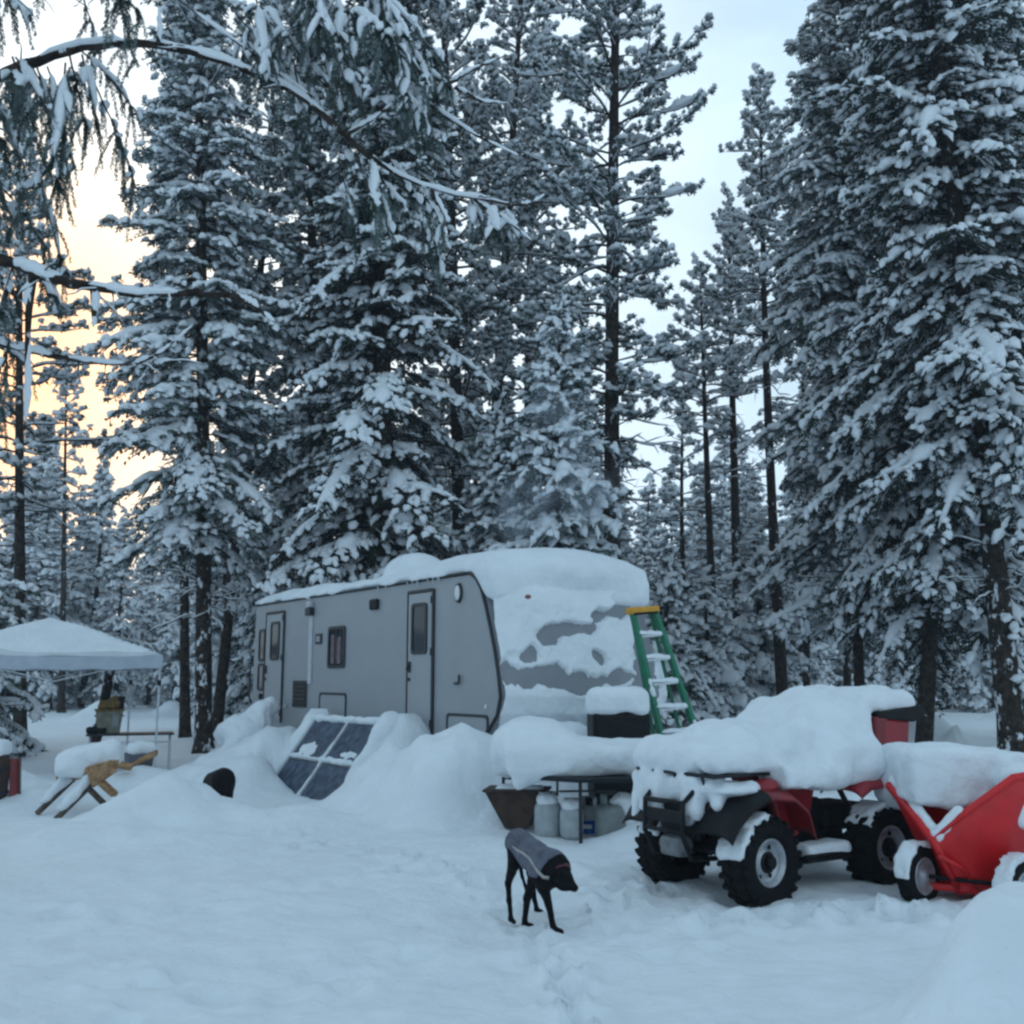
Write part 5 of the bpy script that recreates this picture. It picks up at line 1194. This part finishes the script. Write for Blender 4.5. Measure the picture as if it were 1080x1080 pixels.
# ------------------------------------------------------------------ red garden cart
ca = at(1020, 940, 7.45)
gc = empty('garden_cart', (ca.x, ca.y, 0), 0, "bright red plastic garden cart heaped with a block of snow", 'cart')
def cart():
    O = gc.location
    rimp = [at(937, 828, 7.85), at(985, 886, 7.28), at(1013, 860, 7.22), at(1068, 820, 7.16), at(1160, 806, 7.4), at(1120, 800, 8.2), at(1010, 800, 8.35)]
    bot = [at(990, 934, 7.62), at(1012, 942, 7.42), at(1030, 944, 7.36), at(1062, 942, 7.34), at(1095, 938, 7.5), at(1080, 925, 7.95), at(1020, 925, 8.0)]
    rimp = [p - O for p in rimp]; bot = [p - O for p in bot]
    b = bmesh.new(); n = len(rimp); L = 5
    rows = []
    for k in range(L + 1):
        t = k / L; t2 = t ** .9
        rows.append([b.verts.new(rimp[i].lerp(bot[i], t2)) for i in range(n)])
    for r0, r1 in zip(rows, rows[1:]):
        for i in range(n): b.faces.new((r0[i], r0[(i + 1) % n], r1[(i + 1) % n], r1[i]))
    b.faces.new(rows[-1]); bmesh.ops.recalc_face_normals(b, faces=b.faces)
    me = bpy.data.meshes.new('tub'); b.to_mesh(me); b.free(); o = link_mesh('tub', me, 'red_tub', gc)
    bv = o.modifiers.new('bevel', 'BEVEL'); bv.width = .03; bv.segments = 3; bv.limit_method = 'ANGLE'; bv.angle_limit = R(12)
    sd = o.modifiers.new('solid', 'SOLIDIFY'); sd.thickness = .018; sd.offset = 0
    for p_ in me.polygons: p_.use_smooth = True
    b = MB(); b.tube(rimp + [rimp[0]], .024, 8); rm = b.build('rim', 'red_tub', o)
    b = MB(); b.tube([rimp[0], rimp[1], bot[1] + Vector((0, -.012, 0))], [.030, .030, .022], 8); b.tube([rimp[1] + Vector((.02, -.01, -.1)), (rimp[1].lerp(bot[2], .5)) + Vector((.04, -.012, 0)), bot[2] + Vector((.02, -.01, .02))], [.02, .016, .012], 6)
    b.build('rib', 'red_tub', o)
    b = MB(); w0, w1 = bot[0], bot[1]; b.box((w0 + w1) / 2 + Vector((-.05, -.05, .03)), (.34, .1, .05), .015, rotm('Z', -28)); b.build('base_rail', 'red_tub', gc)
    def rimsnow(P):
        d = d_cap(P, rimp[0] + Vector((.06, .0, .02)), rimp[1] + Vector((.035, .02, .02)), .055, .035)
        d = smin(d, d_cap(P, rimp[1] + Vector((.03, .02, .025)), rimp[2] + Vector((.0, .02, .02)), .045, .035), .03)
        return d + .012 * fbm(P * 9, 4)
    link_mesh('rim_snow', sdf_mesh('rim_snow', rimsnow, (-.75, -.6, .1), (.6, .9, 1.2), .018), 'snow', gc)
    c0 = at(1012, 822, 7.75) - O; c1 = at(962, 820, 7.9) - O
    def load(P):
        x, z = P[..., 0], P[..., 2]
        d = d_box(P, c0 + Vector((.0, .06, .02)), (.46, .36, .21), .07, rotm('Y', 3))
        d = smin(d, d_ell(P, c1 + Vector((.17, -.05, .08)), (.22, .30, .16)), .10)
        d = smin(d, d_cap(P, c0 + Vector((.24, -.38, .0)), c0 + Vector((.20, -.50, -.24)), .16, .05), .06)
        d = smin(d, d_ell(P, c1 + Vector((-.02, .25, -.12)), (.16, .25, .15)), .12)
        return d + .022 * fbm(P * 4, 7) + .008 * fbm(P * 11, 2)
    link_mesh('snow_block', sdf_mesh('snow_block', load, c0 - Vector((.95, .6, .5)), c0 + Vector((.7, .75, .5)), .024), 'snow', gc)
    # wheels
    def wh(p, yaw, hubm):
        q = p - O; Mx = Matrix.Translation(q) @ Matrix.Rotation(yaw, 4, 'Z') @ Matrix.Rotation(math.pi / 2, 4, 'X')
        b = MB(); b.lathe([(.125, -.05), (.17, -.062), (.20, -.045), (.208, 0), (.20, .045), (.17, .062), (.125, .05), (.12, 0), (.125, -.05)], 36)
        for k in range(26):
            a = k / 26 * 2 * math.pi; b.box(Matrix.Rotation(a, 3, 'Z') @ Vector((.205, 0, 0)), (.012, .018, .09), .003, Matrix.Rotation(a, 3, 'Z') @ rotm('X', 20 if k % 2 else -20), 1)
        o = b.build('wheel', 'rubber', gc); o.data.transform(Mx)
        b = MB(); b.lathe([(.128, .02), (.126, .052), (.115, .055), (.10, .035), (.05, .045), (.035, .062), (0, .064)], 30); r_ = b.build('rim', hubm, o); r_.data.transform(Mx)
        b = MB(); b.lathe([(.128, -.02), (.12, -.05), (.03, -.05), (0, -.05)], 24); r_ = b.build('hub', 'black', o); r_.data.transform(Mx)
        mi = np.array(Mx.inverted())
        def fn(P):
            v = P @ mi[:3, :3].T + mi[:3, 3]; rad = np.hypot(v[..., 0], v[..., 1]); ang = np.arctan2(P[..., 2] - q.z, v[..., 0])
            d = np.maximum(np.maximum(np.abs(rad - .212) - .020, np.abs(v[..., 2]) - .06), (1.15 - ang) * .2)
            d = np.maximum(d, (ang - 3.6) * .2)
            d = np.maximum(d, np.where(ang < -1.2, .1, -1))
            return d + .012 * fbm(P * 12, 3)
        link_mesh('tread_snow', sdf_mesh('tread_snow', fn, np.array(q) - .3, np.array(q) + .3, .016), 'snow', o)
    W1 = at(969, 923, 7.45); W2 = at(1078, 938, 7.12)
    wh(W1, R(38), 'rim'); wh(W2, R(30), 'rim')
    W3 = W1 + Vector((-.30, .55, 0)) + Vector((.75, .30, 0)); wh(W3, R(24), 'white')
    b = MB(); b.tube([W1 - O, W2 - O + Vector((.0, .1, 0))], .016, 6); b.tube([W1 - O, (W3 - O)], .016, 6); b.build('axle', 'black', gc)
cart()
# ------------------------------------------------------------------ dogs
def dog_main():
    root = empty('dog', (*at(560, 965, 6.95)[:2], 0), 0, "lean black dog in a grey coat sniffing the snow, head lowered", 'dog')
    O = root.location
    J = lambda px, py, Y: np.array(at(px, py, Y) - O)
    hip, mid, chest = J(547, 889, 7.12), J(563, 903, 6.96), J(580, 917, 6.80)
    nb, hd, mz = J(589, 914, 6.76), J(594, 927, 6.70), J(606, 937, 6.66)
    def torso(P):
        d = smin(d_cap(P, hip, mid, .078, .074), d_cap(P, mid, chest, .074, .108), .05)
        return smin(d, d_cap(P, chest, J(574, 923, 6.78), .10, .085), .04)
    def leg(*c):
        def f(P):
            d = None
            for (a, ra), (b_, rb) in zip(c, c[1:]):
                q = d_cap(P, a, b_, ra, rb); d = q if d is None else smin(d, q, .012)
            return d
        return f
    zf = lambda px, py, Y, z: np.array([*(at(px, py, Y) - O)[:2], z])
    def paw(px, py, Y, toe):  # set on the snow
        x, y = at(px, py, Y).x, Y; z = GZ(x, y); return np.array([x - O.x, y - O.y, z + .018]), np.array([x - O.x + toe[0], y - O.y + toe[1], z + .014])
    p1, t1 = paw(539, 964, 7.10, (.02, -.05)); p2, t2 = paw(566, 958, 7.30, (.03, -.05)); p3, t3 = paw(553, 966, 6.98, (.045, -.03)); p4, t4 = paw(584, 976, 6.74, (.045, -.03))
    legs = [leg((J(544, 892, 7.10), .062), (J(542, 911, 7.03), .042), (J(536, 931, 7.13), .022), (J(537, 950, 7.11), .016), (p1, .017), (t1, .016)),
            leg((J(553, 893, 7.17), .058), (J(560, 913, 7.12), .04), (J(561, 934, 7.24), .022), (p2, .017), (t2, .016)),
            leg((J(571, 912, 6.88), .06), (J(562, 929, 6.93), .036), (J(556, 947, 6.95), .023), (p3, .018), (t3, .018)),
            leg((J(576, 918, 6.76), .06), (J(573, 936, 6.78), .038), (J(579, 955, 6.75), .022), (p4, .018), (t4, .018))]
    def body(P):
        d = torso(P)
        for f in legs: d = smin(d, f(P), .02)
        d = smin(d, d_cap(P, chest + np.array([.01, 0, .02]), nb, .085, .066), .04)
        d = smin(d, d_cap(P, nb, hd, .064, .058), .03)
        d = smin(d, d_ell(P, hd + np.array([.0, 0, -.01]), (.060, .058, .062)), .02)
        d = smin(d, d_cap(P, hd + np.array([.02, -.01, -.02]), mz, .043, .024), .02)
        d = smin(d, d_ell(P, mz + np.array([.006, 0, .004]), (.020, .018, .016)), .008)
        for s in ((-.012, .045, .055), (-.005, -.050, .045)):  # folded ears
            a = hd + np.array(s); d = smin(d, d_cap(P, a, a + np.array([-.035, s[1] * .4, -.015]), .020, .010), .008)
        t = [J(542, 884, 7.17), J(547, 905, 7.22), J(551, 925, 7.20), J(555, 938, 7.16), J(559, 943, 7.12)]
        for a, b_, ra, rb in zip(t, t[1:], (.020, .015, .012, .010), (.015, .012, .010, .007)): d = smin(d, d_cap(P, a, b_, ra, rb), .01)
        return d + .003 * fbm(P * 25, 3, 2)
    lo = np.array([-.28, -.42, -.15]); hi = np.array([.46, .46, .80])
    link_mesh('body', sdf_mesh('body', body, lo, hi, .0085), 'fur', root)
    axd = (chest - hip) / np.linalg.norm(chest - hip); up = np.array([0, 0, 1.]) - axd * axd[2]; up /= np.linalg.norm(up)
    L_ = np.linalg.norm(chest - hip)
    def coat(P):
        d = np.maximum(torso(P) - .016, -(torso(P) - .004)); q = P - hip; s = q @ axd; h = q @ up; lat = q @ np.cross(axd, up)
        d = np.maximum(d, -.066 + .045 * np.abs(s / L_ - .45) - h - .02 * np.sin(s * 9))
        d = np.maximum(d, -.085 - s); d = np.maximum(d, s - L_ - .055)
        return d + .002 * fbm(P * 18, 8, 2)
    co_ = link_mesh('coat', sdf_mesh('coat', coat, lo, hi, .0085), 'coat', root)
    def hem(px, py):  # point of the coat's surface seen at that pixel of the photo
        Y = 6.2
        while Y < 7.3 and float(torso(J(px, py, Y)[None])[0]) > .019: Y += .004
        return J(px, py, Y)
    b = MB(); b.tube([hem(*q) for q in ((541, 893), (546, 897), (552, 900), (558, 905), (562, 911), (567, 919), (573, 925), (579, 926))], [.006, .009, .008, .009, .009, .009, .010, .011], 6); b.build('coat_trim', 'coat_edge', co_)
    c = nb * .62 + hd * .38; nd = Vector(hd - nb).normalized(); q = nd.to_track_quat('Z', 'Y').to_matrix().to_4x4()
    b = MB(); b.lathe([(.064, -.012), (.070, -.010), (.070, .010), (.064, .012)], 26, Matrix.Translation(c) @ q); b.build('collar', 'collar', root)
    for s in (1, -1):
        b = MB(); b.ball(hd + np.array([.040, -.035 if s > 0 else .030, .012]), .008, n=10); b.build('eye', 'glass', root)
dog_main()
def dog_back():
    root = empty('dog', (*at(232, 835, 12.35)[:2], 0), 0, "black dog's rounded back half hidden behind the left snow mound", 'dog'); O = root.location
    J = lambda px, py, Y: np.array(at(px, py, Y) - O); z = GZ(O.x, O.y)
    h, s_ = J(236, 816, 12.30), J(224, 819, 12.75); hd = J(214, 832, 12.95)
    def fn(P):
        d = d_cap(P, h, s_, .165, .15)
        d = smin(d, d_ell(P, h + np.array([.02, -.03, -.03]), (.155, .15, .17)), .06)
        for dx in (-.07, .09):
            a = h + np.array([dx, -.02, -.10]); d = smin(d, d_cap(P, a, a + np.array([.01, .05, -.16]), .075, .04), .03); d = smin(d, d_cap(P, a + np.array([.01, .05, -.16]), np.array([a[0], a[1] + .02, z - .03]), .034, .026), .02)
        for dx in (-.09, .07):
            a = s_ + np.array([dx, .05, -.05]); d = smin(d, d_cap(P, a, np.array([a[0], a[1], z - .05]), .06, .028), .03)
        d = smin(d, d_cap(P, s_ + np.array([-.02, .1, .02]), hd, .10, .075), .05); d = smin(d, d_cap(P, hd, hd + np.array([-.06, .10, -.08]), .07, .035), .03)
        d = smin(d, d_cap(P, h + np.array([.03, -.12, .10]), h + np.array([.09, -.17, -.10]), .026, .018), .02); d = smin(d, d_cap(P, h + np.array([.09, -.17, -.10]), h + np.array([.10, -.16, -.26]), .018, .010), .02)
        for dx in (-.05, .05): d = smin(d, d_cap(P, hd + np.array([dx, 0, .05]), hd + np.array([dx * 1.6, .0, .01]), .022, .012), .01)
        return d + .004 * fbm(P * 20, 3, 2)
    link_mesh('body', sdf_mesh('body', fn, (-.5, -.45, -.35), (.5, 1.1, 1.2), .016), 'fur', root)
    root.scale = (.82, .82, .86)
dog_back()

# ------------------------------------------------------------------ near spruce standing just out of view: its limbs reach in at upper left
def near_spruce():
    g = np.random.default_rng(55)
    bx_, by_ = at(-112, 700, 8.9).x, 8.9
    root = empty('spruce_tree', (bx_, by_, GZ(bx_, by_)), 0, "near spruce whose bare snowy limbs reach across the upper left", 'tree'); O = np.array(root.location)
    T = Geo(); zs = np.linspace(-.3, 13, 20); ax = np.stack([.12 * np.sin(zs * .4), .1 * np.sin(zs * .3), zs], -1)
    T.add(*np_tube(ax, .24 * (1 - zs / 14.5) ** .8, 12), 0)
    V, Q, m = T.done(); link_mesh('trunk', np_mesh('trunk', V, Q, m, smooth=True), ('bark', 'snow_tree'), root)
    def smooth(pts, n=40):
        pts = np.array(pts); t = np.linspace(0, len(pts) - 1, n); out = np.stack([np.interp(t, np.arange(len(pts)), pts[:, k]) for k in range(3)], -1)
        for _ in range(3): out[1:-1] = (out[:-2] + 2 * out[1:-1] + out[2:]) / 4
        return out
    limbs = []
    def limb(px, r0, r1, snow=True, name='limb', sub=()):
        P = smooth([np.array(at(*p)) - O for p in px]); P += g.normal(0, .006, P.shape); rr = np.linspace(r0, r1, len(P)) * g.uniform(.85, 1.15, len(P))
        G = Geo(); G.add(*np_tube(P, rr, 8), 0)
        def cap(P, rr, k=1.3, off=.15):
            # settled snow in a few long lengths with breaks between
            i = 0
            while i < len(P) - 4:
                n = int(g.integers(6, 16)); seg = P[i:i + n]
                if len(seg) > 3:
                    rm = rr[i:i + n].mean(); S = snow_lump(seg + UP * rm * off, rm * k * g.uniform(.8, 1.05) + .006, rm * g.uniform(1.3, 1.8) + .012, g, 8); G.add(*S, 1)
                i += n - int(g.integers(0, 2))
        if snow: cap(P, rr)
        for q in sub:
            S = smooth([np.array(at(*p)) - O for p in q], 22); r_ = np.linspace(r1 * 1.3 + .004, .005, len(S)); G.add(*np_tube(S, r_, 6), 0); cap(S, r_, 1.25, .2)
            limbs.append((S, r_))
        for _ in range(14):  # bare side twigs
            i = int(g.integers(6, len(P) - 2)); d = unit(g.normal(0, 1, 3) * np.array([1, .8, .7])); l = g.uniform(.12, .5); s = np.linspace(0, 1, 6)
            t = P[i] + d * (s * l)[:, None] - UP * (.35 * l * s ** 2)[:, None] + g.normal(0, .01, (6, 3)) * s[:, None]
            G.add(*np_tube(t, np.linspace(.008, .003, 6), 4), 0)
            if g.random() < .6: G.add(*snow_lump(t + UP * .007, .009, .013, g, 5), 1)
        V, Q, m = G.done(); limbs.append((P, rr)); return link_mesh(name, np_mesh(name, V, Q, m, smooth=True), ('bark_limb', 'snow_tree'), root)
    limb([(-112, 150, 8.9), (-40, 100, 8.9), (0, 80, 8.8), (50, 60, 8.7), (105, 44, 8.6), (150, 46, 8.6), (190, 48, 8.7), (250, 70, 8.8), (330, 104, 9.0), (372, 155, 9.2), (430, 193, 9.4), (500, 211, 9.6), (548, 216, 9.7)], .060, .014,
         sub=([(167, 46, 8.6), (168, 20, 8.6), (170, -40, 8.7)], [(500, 211, 9.6), (530, 228, 9.6), (565, 258, 9.7)], [(455, 200, 9.4), (472, 232, 9.4), (470, 246, 9.4)], [(330, 104, 9.0), (260, 52, 9.1), (180, -6, 9.2)], [(365, 142, 9.1), (395, 125, 9.0), (420, 104, 9.0)],
              [(450, 108, 9.6), (500, 142, 9.6), (548, 165, 9.7)], [(470, 90, 9.5), (500, 72, 9.5), (535, 58, 9.6)], [(480, 92, 9.5), (510, 108, 9.5), (540, 108, 9.5)], [(548, 216, 9.7), (562, 214, 9.7), (575, 205, 9.8)]))
    limb([(-112, 262, 8.9), (-40, 266, 8.7), (0, 272, 8.5), (30, 284, 8.4), (60, 296, 8.3), (105, 304, 8.3), (150, 312, 8.4), (200, 308, 8.5), (245, 312, 8.6)], .062, .028,
         sub=([(245, 312, 8.6), (265, 320, 8.7), (290, 340, 8.8)], [(35, 287, 8.4), (30, 330, 8.4), (28, 400, 8.4), (26, 455, 8.4)], [(100, 303, 8.3), (99, 330, 8.3), (98, 345, 8.3)]))
    limb([(-112, 345, 8.9), (-40, 352, 9.0), (0, 362, 9.0), (40, 373, 9.0), (90, 381, 9.0), (140, 385, 9.1), (190, 380, 9.2)], .038, .012, sub=([(140, 385, 9.1), (170, 372, 9.1), (205, 342, 9.2)],))
    limb([(-112, -20, 8.9), (20, -60, 8.9), (200, -60, 9.0), (330, -30, 9.3), (430, 20, 9.5)], .05, .015)
    limb([(-112, -60, 8.9), (-30, -30, 8.4), (60, -10, 8.2), (110, -2, 8.1)], .03, .01)
    C = Geo()
    def needles(path, ln, wd, step):
        """a twig bristling with short needles all round"""
        seg = np.linalg.norm(np.diff(path, axis=0), axis=1).sum(); n = max(6, int(seg / step)); t = np.linspace(0, 1, n) * (len(path) - 1)
        b = np.stack([np.interp(t, np.arange(len(path)), path[:, k]) for k in range(3)], -1); d = unit(np.gradient(b, axis=0))
        b = np.repeat(b, 5, 0); d = np.repeat(d, 5, 0); dd = unit(d * .8 + perp(d, g) * .75)
        C.add(*rhombi(b, dd, g.uniform(.75, 1.2, len(b)) * ln, np.full(len(b), wd), perp(dd, g)), 0)
    def spray(p, az, pit, s, snow):
        d = np.array([math.cos(az) * math.cos(R(pit)), math.sin(az) * math.cos(R(pit)), math.sin(R(pit))]); t = np.linspace(0, 1, 8)
        main = p + d * (t * s)[:, None] - UP * (.25 * s * t ** 2)[:, None] + g.normal(0, .012, (8, 3)) * t[:, None]
        C.add(*np_tube(main, np.linspace(.010, .004, 8), 4), 2); needles(main[3:], .034, .010, .011)
        if g.random() < snow: C.add(*snow_lump(main[1:7] + UP * .018, g.uniform(.03, .065), g.uniform(.035, .06), g), 1)
        for _ in range(int(6 + 9 * s)):
            q = g.uniform(.15, 1) * 7; i = int(min(q, 6)); b0 = main[i] + (main[i + 1] - main[i]) * (q - i); l = g.uniform(.12, .42) * (.6 + .5 * s)
            o = unit(d * .5 + g.normal(0, .55, 3)); u = np.linspace(0, 1, 7)
            path = b0 + o * (u * l * .55)[:, None] - UP * (l * (.25 * u + .75 * u ** 2))[:, None]
            needles(path, .034, .010, .011)
            if g.random() < snow * .8:
                k = int(g.integers(3, 6)); C.add(*snow_lump(path[:k] + UP * .016 + o * .008, g.uniform(.028, .058), g.uniform(.03, .055), g, 6), 1)
    def hang(px0, px1, py0, py1, Y, n, s0, s1, pit, snow):
        for _ in range(n):
            p = np.array(at(g.uniform(px0, px1), g.uniform(py0, py1), Y + g.normal(0, .35))) - O
            spray(p, g.uniform(-1.6, 1.6), g.normal(pit * .75, 16), g.uniform(s0, s1), snow)
    hang(-60, 110, 55, 95, 8.85, 11, .6, 1.1, -68, .5)
    hang(-70, 60, 120, 210, 8.9, 8, .5, .9, -70, .35)
    hang(70, 110, 50, 60, 8.6, 3, .5, .8, -80, .3)
    hang(240, 410, -50, 25, 9.2, 26, .6, 1.1, -60, 1.)
    hang(250, 430, 15, 110, 9.2, 16, .5, .8, -48, 1.)
    hang(330, 430, 150, 205, 9.3, 7, .35, .6, -60, .8)
    hang(-30, 130, -30, 0, 8.2, 9, .4, .7, -55, .35)
    hang(-60, 60, 270, 330, 8.8, 6, .4, .8, -70, .4); hang(-40, 20, 355, 380, 9.0, 5, .35, .6, -70, .4)
    hang(420, 560, 205, 235, 9.6, 6, .3, .45, -70, .95)
    V, Q, m = C.done(); link_mesh('crown', np_mesh('crown', V, Q, m, smooth=(m > 0)), ('needle', 'snow_tree', 'twig'), root)
near_spruce()

# ------------------------------------------------------------------ stove smoke and the cold haze in the woods
def volume(name, c, dens, nscale=None, lo=.45, hi=.7):
    m = bpy.data.materials.new(name); m.use_nodes = True; nt = m.node_tree; nt.nodes.remove(nt.nodes["Principled BSDF"])
    out = nt.nodes["Material Output"]; v = nt.nodes.new("ShaderNodeVolumePrincipled"); v.inputs["Color"].default_value = (*c, 1); v.inputs["Density"].default_value = dens; v.inputs["Anisotropy"].default_value = .2
    if nscale:
        tc = nt.nodes.new("ShaderNodeTexCoord"); n = nt.nodes.new("ShaderNodeTexNoise"); n.inputs["Scale"].default_value = nscale; n.inputs["Detail"].default_value = 4
        mp = nt.nodes.new("ShaderNodeMapping"); mp.inputs["Scale"].default_value = (1, 1, .6); mp.inputs["Rotation"].default_value = (0, .5, 0)
        nt.links.new(tc.outputs["Object"], mp.inputs[0]); nt.links.new(mp.outputs[0], n.inputs["Vector"])
        r = nt.nodes.new("ShaderNodeMapRange"); r.inputs[1].default_value = lo; r.inputs[2].default_value = hi; r.inputs[4].default_value = dens
        nt.links.new(n.outputs[0], r.inputs[0]); nt.links.new(r.outputs[0], v.inputs["Density"])
    nt.links.new(v.outputs[0], out.inputs["Volume"]); M[name] = m
volume('smoke_air', (.80, .86, .95), 1.0, 1.3, .48, .78)
def smoke():
    c = [np.array(at(*p)) for p in ((533, 592, 15.9), (545, 560, 16.1), (572, 530, 16.5), (610, 495, 17.0), (600, 455, 17.3), (570, 425, 17.6))]
    O = c[0]
    def fn(P):
        d = None
        for a, b_, ra, rb in zip(c, c[1:], (.10, .3, .6, .75, .7), (.3, .6, .75, .7, .4)):
            q = d_cap(P, a - O, b_ - O, ra, rb); d = q if d is None else smin(d, q, .2)
        return d + .16 * fbm(P * 1.5, 3, 3)
    P = np.array(c) - O; o = link_mesh('smoke_plume', sdf_mesh('smoke_plume', fn, P.min(0) - 1.2, P.max(0) + 1.2, .09), 'smoke_air'); o.location = O
    tag(o, "blue wisp of stove smoke drifting above the trailer roof", None, None, 'stuff')
smoke()
HAZE = .0009
volume('haze_air', (.78, .86, .95), HAZE)
b = MB(); b.box((0, 0, 15.2), (340, 340, 36), 0); hz = b.build('haze', 'haze_air'); tag(hz, "cold pale haze through the woods", None, None, 'stuff')
